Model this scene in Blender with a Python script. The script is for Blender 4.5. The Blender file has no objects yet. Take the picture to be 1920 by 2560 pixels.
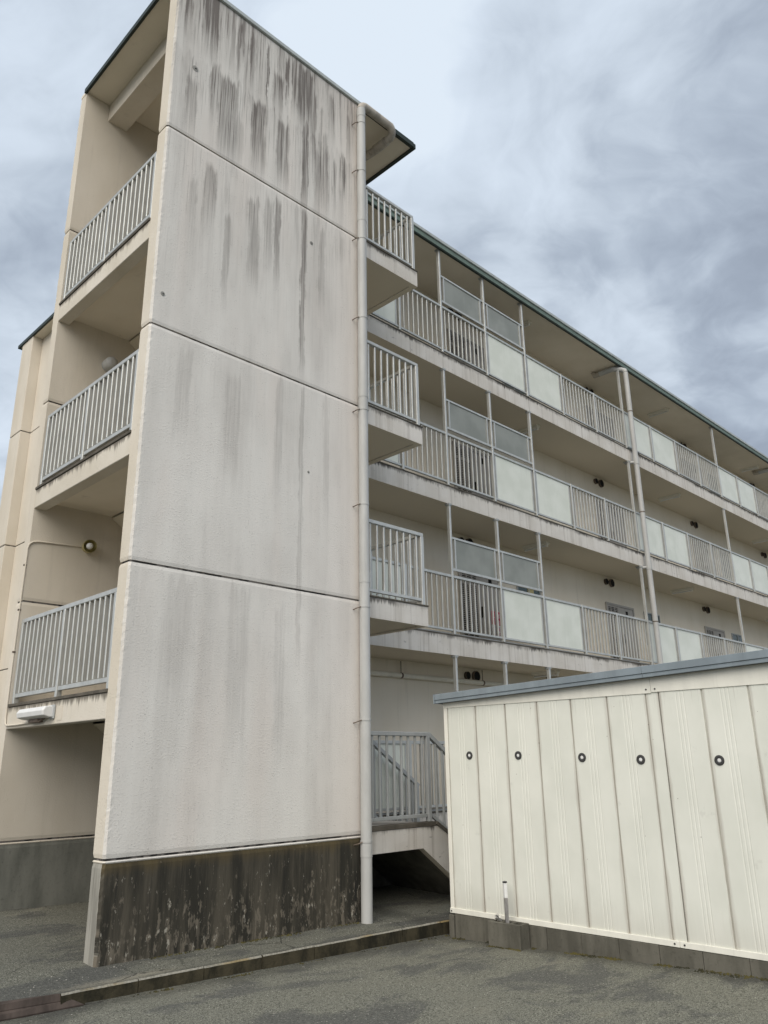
import bpy, bmesh, math, random
from mathutils import Vector, Matrix, noise

random.seed(7)
SC = bpy.context.scene
COL = SC.collection
R = math.radians

# ------------------------------------------------------------------ camera
cam_d = bpy.data.cameras.new('camera')
cam_d.sensor_fit = 'HORIZONTAL'
cam_d.sensor_width = 36.0
cam_d.lens = 36.757
cam_d.clip_start = 0.05
cam_d.clip_end = 3000
cam = bpy.data.objects.new('camera', cam_d)
COL.objects.link(cam)
yaw, pitch, roll = -0.7867, 0.3101, -0.0156
fw = Vector((-math.sin(yaw) * math.cos(pitch), math.cos(yaw) * math.cos(pitch), math.sin(pitch)))
rt = Vector((math.cos(yaw), math.sin(yaw), 0))
up = rt.cross(fw)
r2 = math.cos(roll) * rt + math.sin(roll) * up
u2 = -math.sin(roll) * rt + math.cos(roll) * up
m = Matrix((r2, u2, -fw)).transposed().to_4x4()
m.translation = Vector((-3.4771, -6.9749, 1.592))
cam.matrix_world = m
SC.camera = cam

# ------------------------------------------------------------------ light
SUN_DIR = Vector((-0.80, -0.42, 0.80)).normalized()       # towards the sun
sun_d = bpy.data.lights.new('sun', 'SUN')
sun_d.energy = 1.5
sun_d.angle = R(60)
sun_d.color = (1.0, 0.92, 0.80)
sun = bpy.data.objects.new('sun', sun_d)
COL.objects.link(sun)
sun.rotation_euler = (-SUN_DIR).to_track_quat('-Z', 'Y').to_euler()

SC.view_settings.view_transform = 'Standard'
SC.view_settings.look = 'None'
SC.view_settings.exposure = 0.92
SC.view_settings.gamma = 1.0
SC.view_settings.use_curve_mapping = False
SC.cycles.max_bounces = 6
SC.cycles.diffuse_bounces = 4
SC.cycles.glossy_bounces = 2
SC.cycles.caustics_reflective = False
SC.cycles.caustics_refractive = False


# ------------------------------------------------------------------ node DSL
class NT:
    """tiny expression helper over a node tree"""
    def __init__(s, tree):
        s.t = tree

    def node(s, typ, **kw):
        n = s.t.nodes.new(typ)
        for k, v in kw.items():
            setattr(n, k, v)
        return n

    def put(s, sock, v):
        if isinstance(v, V):
            s.t.links.new(v.o, sock)
        elif isinstance(v, (tuple, list)):
            sock.default_value = tuple(v) if len(v) == len(sock.default_value) else tuple(v) + (1.0,)
        else:
            sock.default_value = v

    def math(s, op, a, b=None, c=None, clamp=False):
        n = s.node('ShaderNodeMath', operation=op, use_clamp=clamp)
        s.put(n.inputs[0], a)
        if b is not None:
            s.put(n.inputs[1], b)
        if c is not None:
            s.put(n.inputs[2], c)
        return V(s, n.outputs[0])

    def smooth(s, x, a, b):
        n = s.node('ShaderNodeMapRange', interpolation_type='SMOOTHSTEP', clamp=True)
        s.put(n.inputs[0], x)
        n.inputs[1].default_value = a
        n.inputs[2].default_value = b
        n.inputs[3].default_value = 0
        n.inputs[4].default_value = 1
        return V(s, n.outputs[0])

    def xyz(s, x, y, z):
        n = s.node('ShaderNodeCombineXYZ')
        for i, q in enumerate((x, y, z)):
            s.put(n.inputs[i], q)
        return V(s, n.outputs[0])

    def split(s, v):
        n = s.node('ShaderNodeSeparateXYZ')
        s.put(n.inputs[0], v)
        return [V(s, o) for o in n.outputs]

    def pos(s):
        g = s.node('ShaderNodeNewGeometry')
        return V(s, g.outputs['Position']), V(s, g.outputs['Normal'])

    def noise(s, vec, scale=1.0, detail=3.0, rough=0.5, dist=0.0):
        n = s.node('ShaderNodeTexNoise', noise_dimensions='3D')
        s.put(n.inputs['Vector'], vec)
        n.inputs['Scale'].default_value = scale
        n.inputs['Detail'].default_value = detail
        n.inputs['Roughness'].default_value = rough
        n.inputs['Distortion'].default_value = dist
        return V(s, n.outputs[0])

    def voro(s, vec, scale, feature='F1', rnd=1.0):
        n = s.node('ShaderNodeTexVoronoi', feature=feature)
        s.put(n.inputs['Vector'], vec)
        n.inputs['Scale'].default_value = scale
        n.inputs['Randomness'].default_value = rnd
        return V(s, n.outputs['Distance'])

    def mix(s, f, a, b):
        n = s.node('ShaderNodeMix', data_type='RGBA', clamp_factor=True)
        s.put(n.inputs[0], f)
        s.put(n.inputs[6], a)
        s.put(n.inputs[7], b)
        return V(s, n.outputs[2])

    def bump(s, h, strength=0.3, dist=0.01, normal=None):
        n = s.node('ShaderNodeBump')
        n.inputs['Strength'].default_value = strength
        n.inputs['Distance'].default_value = dist
        s.put(n.inputs['Height'], h)
        if normal is not None:
            s.put(n.inputs['Normal'], normal)
        return V(s, n.outputs[0])


class V:
    def __init__(s, k, o):
        s.k, s.o = k, o

    def __add__(a, b): return a.k.math('ADD', a, b)
    __radd__ = __add__
    def __sub__(a, b): return a.k.math('SUBTRACT', a, b)
    def __rsub__(a, b): return a.k.math('SUBTRACT', b, a)
    def __mul__(a, b): return a.k.math('MULTIPLY', a, b)
    __rmul__ = __mul__
    def __truediv__(a, b): return a.k.math('DIVIDE', a, b)
    def abs(a): return a.k.math('ABSOLUTE', a)
    def max(a, b): return a.k.math('MAXIMUM', a, b)
    def min(a, b): return a.k.math('MINIMUM', a, b)
    def sm(a, lo, hi): return a.k.smooth(a, lo, hi)
    def clamp(a): return a.k.math('ADD', a, 0.0, clamp=True)


def material(name, fn, rough=0.8, metal=0.0, spec=0.3):
    mt = bpy.data.materials.new(name)
    mt.use_nodes = True
    t = mt.node_tree
    b = t.nodes['Principled BSDF']
    b.inputs['Roughness'].default_value = rough
    b.inputs['Metallic'].default_value = metal
    b.inputs['Specular IOR Level'].default_value = spec
    k = NT(t)
    out = fn(k)
    if not isinstance(out, dict):
        out = {'c': out}
    k.put(b.inputs['Base Color'], out['c'])
    if 'n' in out:
        k.put(b.inputs['Normal'], out['n'])
    if 'r' in out:
        k.put(b.inputs['Roughness'], out['r'])
    if 'a' in out:
        k.put(b.inputs['Alpha'], out['a'])
    return mt


# ------------------------------------------------------------------ world: overcast sky
w = bpy.data.worlds.new('World')
SC.world = w
w.use_nodes = True
wt = w.node_tree
k = NT(wt)
bg = wt.nodes['Background']
sky = k.node('ShaderNodeTexSky', sky_type='NISHITA')
sky.sun_disc = False
sky.sun_elevation = math.asin(SUN_DIR.z)
sky.sun_rotation = math.atan2(SUN_DIR.x, SUN_DIR.y)
sky.air_density = 1.0
sky.dust_density = 3.0
tc = k.node('ShaderNodeTexCoord')
dx, dy, dz = k.split(V(k, tc.outputs['Generated']))
den = dz.abs() + 0.30
# clouds drift in long bands across the view: stretched flat-layer coordinates
ca, sa = math.cos(R(110)), math.sin(R(110))
px_, py_ = dx / den, dy / den
pu = px_ * ca + py_ * sa
pv = py_ * ca - px_ * sa
wx = k.noise(k.xyz(pu * 0.9, pv * 0.9, 5.5), 1.6, 4.0, 0.55) - 0.5
wy = k.noise(k.xyz(pu * 0.9, pv * 0.9, 15.5), 1.6, 4.0, 0.55) - 0.5
n1 = k.noise(k.xyz(pu * 0.95 + wx * 0.8, pv * 1.1 + wy * 0.8, 3.7), 1.35, 7.0, 0.52)
n2 = k.noise(k.xyz(pu * 1.4 + 9.2 + wy, pv * 1.5 + wx, 1.3), 3.4, 6.0, 0.55)
n3 = k.noise(k.xyz(pu + 2.2, pv + 5.1, 8.8), 0.6, 2.0, 0.5)
cl = (n1 * 0.90 + n2 * 0.48 + n3 * 0.45 - 0.915) * 3.0 + 0.46
ramp = k.node('ShaderNodeValToRGB')
ramp.color_ramp.interpolation = 'B_SPLINE'
els = ramp.color_ramp.elements
els[0].position = 0.0
els[0].color = (0.172, 0.200, 0.245, 1)
els[1].position = 1.0
els[1].color = (0.420, 0.468, 0.520, 1)
for pos_, c_ in ((0.27, (0.230, 0.267, 0.320, 1)), (0.52, (0.325, 0.368, 0.420, 1)), (0.78, (0.378, 0.427, 0.488, 1))):
    e_ = els.new(pos_)
    e_.color = c_
k.put(ramp.inputs[0], cl)
skyc = k.node('ShaderNodeMix', data_type='RGBA', blend_type='MULTIPLY')
skyc.inputs[0].default_value = 1.0
k.put(skyc.inputs[6], V(k, sky.outputs[0]))
skyc.inputs[7].default_value = (0.06, 0.06, 0.06, 1)
# thick cloud over a physical sky: almost all of it is hidden
k.put(bg.inputs['Color'], k.mix(0.95, V(k, skyc.outputs[2]), V(k, ramp.outputs[0])))
bg.inputs['Strength'].default_value = 1.0


# ------------------------------------------------------------------ dimensions (metres)
L = 3.07        # tower length along x
T = 0.20        # wall thickness
W = 2.634       # inner face of far wall
H = 2.65        # storey
FL = [0.87, 3.605, 6.255, 8.905]          # floor levels
MID = [2.28, 4.93, 7.58]                  # half landings
J = [3.511, 6.15, 8.80]                   # wall joints
TOP = 11.235
F = 1.475       # corridor front
YB = 2.65       # corridor back wall
XL, YL = 4.397, 0.0665                    # landing end and front
XEND = 29.6
HS = 0.325
EAVE = 11.19


# ------------------------------------------------------------------ materials
def flecks(k, P, s=42.0):
    a = k.noise(P, s, 3.0, 0.65)
    lump = k.noise(P, 3.1, 2.0, 0.5)
    return (a.sm(0.52, 0.74) + a * 0.5) * (lump.sm(0.30, 0.68) * 0.85 + 0.25)


STREAKS = [  # centre x, half width, z top, z bottom, strength
    (0.49, 0.12, 11.3, 10.19, .62), (0.92, 0.03, 11.1, 10.1, .45), (0.29, 0.09, 9.75, 8.90, .42),
    (0.80, 0.15, 10.09, 8.84, .62), (1.29, 0.13, 10.04, 8.90, .60), (1.40, 0.02, 11.15, 9.95, .75),
    (1.58, 0.09, 10.75, 10.05, .62), (1.73, 0.025, 11.2, 10.3, .7), (2.05, 0.15, 11.2, 10.08, .74), (2.07, 0.06, 10.25, 8.70, .70),
    (1.70, 0.11, 9.98, 8.83, .55), (2.36, 0.03, 10.75, 9.6, .45), (2.78, 0.035, 10.14, 9.35, .62),
    (0.63, 0.09, 8.55, 7.70, .52), (1.28, 0.09, 8.47, 7.25, .46), (1.64, 0.05, 8.62, 7.45, .50),
    (2.08, 0.05, 8.75, 6.30, .62), (0.90, 0.05, 8.00, 6.80, .34), (2.10, 0.035, 6.1, 2.6, .26), (1.1, 0.10, 5.9, 4.6, .18),
    (2.45, 0.05, 10.3, 8.9, .36), (1.05, 0.05, 10.9, 9.6, .3), (2.62, 0.04, 9.9, 8.85, .34), (0.55, 0.2, 3.45, 2.2, .12),
    (0.15, 0.05, 11.2, 10.4, .35), (0.62, 0.06, 10.2, 9.2, .35), (0.98, 0.08, 9.6, 8.85, .30), (1.15, 0.04, 11.1, 10.3, .45), (1.85, 0.05, 11.2, 10.2, .5), (2.22, 0.05, 10.9, 9.7, .5), (2.55, 0.06, 11.0, 10.2, .4), (2.9, 0.05, 10.9, 9.9, .3), (2.32, 0.08, 9.9, 8.9, .4), (1.5, 0.07, 8.6, 7.5, .30), (2.4, 0.06, 8.6, 7.3, .28), (0.4, 0.06, 8.3, 7.5, .25), (1.75, 0.06, 6.1, 4.6, .16), (2.5, 0.05, 6.1, 4.4, .18),
    (1.3, 0.14, 3.45, 1.7, .16), (1.85, 0.07, 3.3, 1.6, .14), (0.45, 0.1, 6.0, 4.9, .16),
]


def m_tower_wall(k):
    P, N = k.pos()
    x, y, z = k.split(P)
    nx, ny, nz = k.split(N)
    film = ny.sm(-0.2, -0.75) if False else k.smooth(ny * -1.0, 0.3, 0.8)     # weather side only
    big = k.noise(k.xyz(x * 1.2, y, z * 0.45), 1.3, 4.0, 0.55)
    grain = k.noise(P, 26.0, 4.0, 0.6)
    warm = k.mix(big.sm(0.35, 0.7), (0.66, 0.60, 0.505), (0.72, 0.668, 0.585))
    warm = k.mix(grain.sm(0.55, 0.8) * 0.35, warm, (0.50, 0.44, 0.36))
    grey = k.mix(big.sm(0.3, 0.7), (0.65, 0.622, 0.585), (0.755, 0.73, 0.69))
    lapn = k.noise(k.xyz(x * 3.0, y, z * 0.35), 1.6, 3.0, 0.5)
    grey = k.mix(lapn.sm(0.52, 0.56) * 0.22, grey, (0.77, 0.735, 0.695))
    pink = k.noise(k.xyz(x * 2.0, y, z * 0.3), 1.0, 2.0)
    grey = k.mix((x.sm(2.2, 3.05) * 0.5 + pink.sm(0.5, 0.7) * 0.35), grey, (0.735, 0.665, 0.61))
    # fine vertical run-off, strongest under the coping
    f1 = k.noise(k.xyz(x * 10.0, y, z * 0.5), 1.0, 5.0, 0.62)
    f2 = k.noise(k.xyz(x * 46.0, y, z * 0.8), 1.0, 5.0, 0.66)
    high = k.smooth(z, 6.5, 11.0)
    fine = (f1.sm(0.50, 0.66) * 0.42 + f2.sm(0.52, 0.64) * 0.46) * (high * 0.95 + 0.12) + k.smooth(z, 8.6, 11.0) * 0.12
    zt_ = z + (k.noise(k.xyz(x * 11.0, y, 0.0), 1.0, 3.0) - 0.5) * 0.9
    tier = None
    for zt, ln in ((11.3, 1.3), (10.05, 1.25), (8.72, 1.5), (7.6, 1.2), (6.08, 1.3)):
        q = k.smooth(zt_, zt + 0.02, zt - 0.05) * k.smooth(zt_, zt - ln, zt - 0.15)
        tier = q if tier is None else k.math('MAXIMUM', tier, q)
    wash = k.noise(k.xyz(x * 3.6, y, z * 0.22), 1.0, 4.0, 0.6)
    patchy = k.noise(k.xyz(x * 1.6, y, z * 1.1), 1.0, 4.0, 0.6)
    fine = fine * (tier * 0.9 + 0.30) + wash.sm(0.44, 0.70) * (patchy.sm(0.30, 0.65) * 0.8 + 0.2) * (high * 0.22 + 0.17)
    # separate runs with their own shape
    wob = (k.noise(k.xyz(x * 1.0, y, z * 1.4), 1.6, 4.0, 0.6) - 0.5) * 0.13
    frg = k.noise(k.xyz(x * 30.0, y, z * 0.7), 1.0, 6.0, 0.70)
    xw = x + wob + (frg - 0.5) * 0.13
    zw = z + (k.noise(k.xyz(x * 16.0, y, z * 0.4), 1.0, 3.0) - 0.5) * 0.55
    runs = None
    for cx, hw, zt, zb, st in STREAKS:
        a = k.smooth((xw - cx).abs(), hw * 1.15, hw * 0.70)
        b = k.smooth(zw, zt + 0.03, zt - 0.10)
        c = k.smooth(zw, zb - 0.25, zb + 0.55)
        q = a * b * c * st
        runs = q if runs is None else k.math('MAXIMUM', runs, q)
    brk = f2.sm(0.36, 0.56) * 0.7 + 0.40
    runs = runs * brk
    tot = (fine + runs).clamp() * film
    dark = k.mix(f1, (0.125, 0.117, 0.111), (0.235, 0.208, 0.190))
    col = k.mix(film, warm, grey)
    col = k.mix(tot, col, dark)
    spec = k.voro(P, 38.0)
    sp2 = k.noise(P, 7.0, 2.0)
    col = k.mix(k.smooth(spec, 0.20, 0.10) * sp2.sm(0.48, 0.62) * 0.45, col, (0.16, 0.15, 0.14))
    nrm = k.bump(flecks(k, P, 58.0), 0.42, 0.010)
    return {'c': col, 'n': nrm}


def m_beige(k, a=(0.62, 0.562, 0.472), b=(0.70, 0.642, 0.555), bump=0.4):
    P, N = k.pos()
    x, y, z = k.split(P)
    big = k.noise(k.xyz(x, y, z * 0.5), 1.1, 4.0, 0.55)
    g = k.noise(P, 24.0, 4.0, 0.6)
    st = k.noise(k.xyz(x * 9.0, y * 9.0, z * 0.5), 1.0, 4.0, 0.6)
    c = k.mix(big.sm(0.3, 0.7), a, b)
    c = k.mix(st.sm(0.55, 0.78) * 0.22, c, tuple(q * 0.6 for q in a))
    c = k.mix(g.sm(0.6, 0.8) * 0.2, c, tuple(q * 0.7 for q in a))
    return {'c': c, 'n': k.bump(flecks(k, P, 60.0), bump * 0.8, 0.009)}


def m_soffit(k):
    P, N = k.pos()
    big = k.noise(P, 0.9, 4.0, 0.55)
    st = k.noise(P, 4.0, 5.0, 0.65)
    c = k.mix(big.sm(0.3, 0.7), (0.73, 0.665, 0.55), (0.80, 0.735, 0.625))
    c = k.mix(st.sm(0.62, 0.8) * 0.3, c, (0.33, 0.28, 0.22))
    return {'c': c, 'n': k.bump(k.noise(P, 60.0, 2.0), 0.12, 0.006)}


def m_slab_edge(k):
    """white painted slab edge with dark drips from its top arris"""
    P, N = k.pos()
    x, y, z = k.split(P)
    nz = k.split(N)[2]
    h = None
    for f in FL:                       # height below the nearest floor level
        d = (z - f).abs()
        h = d if h is None else k.math('MINIMUM', h, d)
    s = x + y
    c = k.mix(k.noise(P, 2.0, 4.0).sm(0.3, 0.7), (0.62, 0.585, 0.535), (0.71, 0.68, 0.64))
    d1 = k.noise(k.xyz(s * 14.0, z * 0.4, 0.0), 1.0, 4.0, 0.6)
    d2 = k.noise(k.xyz(s * 40.0, z * 1.2, 2.0), 1.0, 3.0, 0.6)
    c = k.mix(d1.sm(0.48, 0.75) * 0.5, c, (0.30, 0.265, 0.225))
    edge = k.smooth(h + (d2 - 0.5) * -0.16 + (d1 - 0.5) * -0.14, 0.075, 0.020)
    lowf = k.noise(k.xyz(s * 1.3, 0.0, z * 0.3), 1.0, 3.0, 0.6)
    c = k.mix(edge * (lowf.sm(0.38, 0.62) * 0.75 + 0.15), c, (0.065, 0.058, 0.052))
    blot = k.noise(k.xyz(s * 3.0, z * 8.0, 1.0), 2.0, 5.0, 0.65)
    c = k.mix(blot.sm(0.62, 0.72) * 0.5, c, (0.16, 0.15, 0.14))
    c = k.mix(k.smooth(nz * -1.0, 0.5, 0.9), c, (0.72, 0.65, 0.53))
    return {'c': c, 'n': k.bump(flecks(k, P, 70.0), 0.4, 0.01)}


def m_beam(k):
    P, N = k.pos()
    x, y, z = k.split(P)
    h = None
    for f in MID:
        d = (z - f + 0.012).abs()
        h = d if h is None else k.math('MINIMUM', h, d)
    c = k.mix(k.noise(P, 1.6, 4.0).sm(0.3, 0.7), (0.63, 0.578, 0.49), (0.71, 0.66, 0.58))
    d1 = k.noise(k.xyz(y * 13.0, z * 0.5, 0.0), 1.0, 4.0, 0.6)
    d2 = k.noise(k.xyz(y * 42.0, z * 1.1, 2.0), 1.0, 3.0, 0.6)
    c = k.mix(d1.sm(0.52, 0.74) * k.smooth(h, 0.22, 0.02) * 0.45, c, (0.26, 0.225, 0.18))
    edge = k.smooth(h + (d2 - 0.5) * -0.15 + (d1 - 0.5) * -0.20, 0.075, 0.01)
    c = k.mix(edge * 0.75, c, (0.10, 0.085, 0.068))
    return {'c': c, 'n': k.bump(flecks(k, P, 55.0), 0.45, 0.010)}


def m_dado(k):
    P, N = k.pos()
    x, y, z = k.split(P)
    nx, ny, nz = k.split(N)
    film = k.smooth(ny * -1.0, 0.2, 0.75)
    s = x + y
    v1 = k.noise(k.xyz(s * 7.0, z * 0.7, 0.3), 1.0, 5.0, 0.62)
    v2 = k.noise(k.xyz(s * 24.0, z * 1.2, 1.3), 1.0, 4.0, 0.6)
    bl = k.noise(k.xyz(s * 9.0, z * 3.2, 4.0), 2.2, 6.0, 0.70)
    c = k.mix(v1.sm(0.35, 0.68), (0.034, 0.032, 0.026), (0.090, 0.080, 0.062))
    c = k.mix(v2.sm(0.50, 0.72) * 0.5, c, (0.020, 0.020, 0.019))
    low = k.smooth(z, 0.75, 0.0)
    c = k.mix((bl + low * 0.14).sm(0.62, 0.70) * (v2.sm(0.35, 0.6) * 0.7 + 0.15), c, (0.19, 0.165, 0.13))
    flake = k.noise(k.xyz(s * 12.0, z * 5.0, 9.0), 1.7, 5.0, 0.7)
    c = k.mix((flake + low * 0.05).sm(0.655, 0.68) * bl.sm(0.42, 0.56) * 0.9, c, (0.38, 0.355, 0.30))
    moss = k.smooth(z + (v1 - 0.5) * 0.30, 0.66, 0.82)
    c = k.mix(moss * 0.75, c, (0.098, 0.074, 0.034))
    # the end face of the wall kept its cement colour
    side = k.mix(v1.sm(0.3, 0.7), (0.22, 0.21, 0.185), (0.40, 0.385, 0.34))
    side = k.mix(v2.sm(0.55, 0.75) * 0.5, side, (0.12, 0.115, 0.10))
    c = k.mix(film, side, c)
    return {'c': c, 'n': k.bump(bl + v2 * 0.4, 0.35, 0.012), 'r': 0.9}


def m_cement(k, a=(0.20, 0.20, 0.185), b=(0.31, 0.305, 0.285)):
    P, N = k.pos()
    x, y, z = k.split(P)
    v1 = k.noise(k.xyz(x * 5, y * 5, z * 1.3), 1.0, 5.0, 0.6)
    v2 = k.noise(P, 30.0, 4.0, 0.6)
    c = k.mix(v1.sm(0.3, 0.7), a, b)
    c = k.mix(v2.sm(0.55, 0.75) * 0.4, c, tuple(q * 0.45 for q in a))
    return {'c': c, 'n': k.bump(v2, 0.3, 0.008), 'r': 0.92}


def m_kerb(k):
    P, N = k.pos()
    x, y, z = k.split(P)
    nz = k.split(N)[2]
    v1 = k.noise(k.xyz(x * 6, y * 6, z * 3.0), 1.0, 5.0, 0.65)
    v2 = k.noise(P, 45.0, 4.0, 0.65)
    v3 = k.noise(k.xyz(x, y * 0.5, 2.0), 2.2, 3.0)
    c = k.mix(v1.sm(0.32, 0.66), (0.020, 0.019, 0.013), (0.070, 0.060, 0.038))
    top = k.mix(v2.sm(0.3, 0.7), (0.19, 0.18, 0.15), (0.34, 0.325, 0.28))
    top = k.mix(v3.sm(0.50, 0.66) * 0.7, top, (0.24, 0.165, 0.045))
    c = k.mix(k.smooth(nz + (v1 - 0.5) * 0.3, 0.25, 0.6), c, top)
    c = k.mix(v2.sm(0.62, 0.78) * 0.6, c, (0.03, 0.03, 0.026))
    return {'c': c, 'n': k.bump(v1 + v2, 0.5, 0.012), 'r': 0.95}


def m_asphalt(k, tone=1.0, patch=(0.195, 0.192, 0.155), crack=0.0):
    P, N = k.pos()
    x, y, z = k.split(P)
    agg = k.voro(P, 70.0)
    agg2 = k.noise(P, 120.0, 3.0, 0.7)
    mid = k.noise(P, 22.0, 5.0, 0.7)
    big = k.noise(k.xyz(x * 0.8 + 3.3, y * 1.5, 0.0), 1.0, 6.0, 0.62, 0.5)
    coarse = k.noise(P, 48.0, 3.0, 0.7)
    c = k.mix(agg2.sm(0.36, 0.64), tuple(q * tone for q in (0.060, 0.061, 0.048)), tuple(q * tone for q in (0.30, 0.298, 0.248)))
    c = k.mix(k.smooth(agg, 0.22, 0.05) * 0.6, c, tuple(q * tone for q in (0.42, 0.41, 0.34)))
    c = k.mix(big.sm(0.50, 0.60) * 0.62, c, tuple(q * tone for q in (0.075, 0.076, 0.077)))
    c = k.mix(k.smooth(big, 0.48, 0.36) * 0.45, c, patch)
    c = k.mix(mid.sm(0.56, 0.74) * 0.6, c, (0.036, 0.036, 0.030))
    pale = k.noise(k.xyz(x * 1.1, y * 2.6, 7.0), 1.0, 5.0, 0.6)
    c = k.mix(pale.sm(0.60, 0.72) * 0.5, c, (0.26, 0.245, 0.19))
    sand = k.smooth(k.math('ABSOLUTE', y + 0.53 + (mid - 0.5) * 0.25), 0.13, 0.02) * k.smooth(k.math('ABSOLUTE', x - 0.05 + (pale - 0.5) * 1.2), 0.62, 0.2) * (1.0 if crack else 0.0)
    c = k.mix(sand * 0.65, c, (0.30, 0.275, 0.215))
    crk = k.voro(k.xyz(x + mid * 0.14, y + mid * 0.14, 0.0), 0.9, 'DISTANCE_TO_EDGE')
    c = k.mix(k.smooth(crk, 0.009, 0.003) * k.noise(P, 0.9, 2.0).sm(0.54, 0.60) * crack, c, (0.025, 0.024, 0.021))
    c = k.mix(k.smooth(coarse, 0.46, 0.34) * 0.75, c, tuple(q * tone for q in (0.050, 0.050, 0.042)))
    c = k.mix(coarse.sm(0.56, 0.70) * 0.55, c, tuple(q * tone for q in (0.36, 0.355, 0.30)))
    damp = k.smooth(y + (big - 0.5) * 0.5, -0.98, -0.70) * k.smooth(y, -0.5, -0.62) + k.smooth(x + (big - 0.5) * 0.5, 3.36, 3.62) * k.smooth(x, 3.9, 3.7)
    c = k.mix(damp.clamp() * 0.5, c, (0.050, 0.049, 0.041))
    dots = k.voro(P, 22.0)
    dn = k.noise(P, 3.0, 2.0)
    c = k.mix(k.smooth(dots, 0.12, 0.07) * dn.sm(0.46, 0.56), c, (0.55, 0.53, 0.47))
    h = agg2 + k.smooth(agg, 0.0, 0.3) * 0.7 + mid * 0.6
    return {'c': c, 'n': k.bump(h, 0.8, 0.008), 'r': 0.95}


def m_paint(c0, var=0.12, dirt=0.15, scale=3.0):
    def f(k):
        P, N = k.pos()
        x, y, z = k.split(P)
        v = k.noise(k.xyz(x * 2, y * 2, z * 0.6), scale, 4.0, 0.6)
        s = k.noise(k.xyz(x * 14, y * 14, z * 1.2), 1.0, 4.0, 0.62)
        c = k.mix(v.sm(0.3, 0.7), tuple(q * (1 - var) for q in c0), tuple(min(1, q * (1 + var)) for q in c0))
        return k.mix(s.sm(0.58, 0.78) * dirt * 2, c, tuple(q * 0.45 for q in c0))
    return f


def m_shed_panel(k):
    P, N = k.pos()
    x, y, z = k.split(P)
    v = k.noise(k.xyz(x, y * 1.5, z * 0.8), 1.6, 4.0, 0.55)
    c = k.mix(v.sm(0.3, 0.7), (0.68, 0.69, 0.625), (0.75, 0.755, 0.69))
    # rusty dirt lies along each seam
    def seam(y0):
        t = k.math('ABSOLUTE', k.math('WRAP', y + y0, 0.208, -0.208))
        return t
    run = k.noise(k.xyz(y * 3.0, z * 0.9, 4.0), 1.5, 4.0, 0.6)
    fine = k.noise(k.xyz(y * 60.0, z * 1.6, 0.0), 1.0, 4.0, 0.6)
    t1 = seam(0.805)
    first = k.smooth(y, -3.37, -3.35)
    t2 = seam(3.44)
    t = t1 * first + t2 * (1.0 - first)
    wide = run.sm(0.30, 0.75) * 0.034 + 0.014
    dirt = k.math('SUBTRACT', 1.0, t / wide, clamp=True) * (fine.sm(0.25, 0.7) * 0.6 + 0.4)
    c = k.mix(dirt * 0.6, c, (0.21, 0.155, 0.115))
    drip = fine.sm(0.58, 0.70) * k.smooth(z, 1.95, 2.19) * 0.30
    c = k.mix(drip, c, (0.30, 0.275, 0.23))
    sm = k.noise(k.xyz(x, y * 4.0, z * 4.0), 1.3, 5.0, 0.65)
    c = k.mix(sm.sm(0.64, 0.72) * 0.22, c, (0.42, 0.42, 0.38))
    scr = k.voro(k.xyz(x, y * 3.0, z * 3.0), 2.3)
    c = k.mix(k.smooth(scr, 0.035, 0.02) * 0.8, c, (0.14, 0.10, 0.075))
    low = k.smooth(z + (fine - 0.5) * 0.25, 0.40, 0.05)
    c = k.mix(low * 0.18, c, (0.36, 0.31, 0.25))
    dent = k.noise(k.xyz(x, y * 2.0, z * 1.4), 1.5, 2.0)
    return {'c': c, 'r': sm * 0.25 + 0.34, 'n': k.bump(dent, 0.25, 0.03)}


def m_alu(k):
    P, N = k.pos()
    x, y, z = k.split(P)
    v = k.noise(k.xyz(x * 3, y * 3, z * 1.5), 3.0, 4.0, 0.6)
    c = k.mix(v.sm(0.3, 0.75), (0.60, 0.605, 0.58), (0.49, 0.495, 0.475))
    return {'c': c, 'r': 0.42}


M = {}
M['tower'] = material('tower_stucco', m_tower_wall, 0.9, 0, 0.2)
M['beige'] = material('beige_stucco', m_beige, 0.9, 0, 0.2)
M['corr'] = material('corridor_wall_paint', lambda k: m_beige(k, (0.77, 0.70, 0.58), (0.83, 0.765, 0.655), 0.15), 0.85, 0, 0.2)
M['soffit'] = material('soffit_paint', m_soffit, 0.85, 0, 0.2)
M['slab'] = material('slab_edge_paint', m_slab_edge, 0.88, 0, 0.2)
M['beam'] = material('beam_paint', m_beam, 0.88, 0, 0.2)
M['dado'] = material('mossy_base_concrete', m_dado, 0.9, 0, 0.2)
M['cement'] = material('old_cement', m_cement, 0.92, 0, 0.2)
M['dadoin'] = material('grey_dado_cement', lambda k: m_cement(k, (0.125, 0.128, 0.112), (0.21, 0.21, 0.185)), 0.9, 0, 0.2)
M['joint'] = material('joint_sealant', lambda k: k.mix(k.noise(k.pos()[0], 9.0, 3.0).sm(0.42, 0.58), (0.03, 0.028, 0.027), (0.20, 0.185, 0.175)), 0.8)
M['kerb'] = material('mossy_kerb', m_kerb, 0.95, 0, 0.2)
M['asphalt'] = material('worn_asphalt', m_asphalt, 0.95, 0, 0.25)
M['pave'] = material('patched_asphalt', lambda k: m_asphalt(k, 0.85, (0.15, 0.147, 0.12), 0.8), 0.95, 0, 0.25)
M['alu'] = material('weathered_aluminium', m_alu, 0.42, 0.45, 0.5)
M['alud'] = material('grey_painted_steel', m_paint((0.40, 0.415, 0.415), 0.08, 0.1), 0.5, 0.1, 0.4)
M['sill'] = material('brown_sill_mortar', m_paint((0.11, 0.098, 0.08), 0.25, 0.3), 0.85)
M['green'] = material('green_fascia_metal', m_paint((0.145, 0.195, 0.165), 0.1, 0.15), 0.5, 0.0, 0.4)
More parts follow.
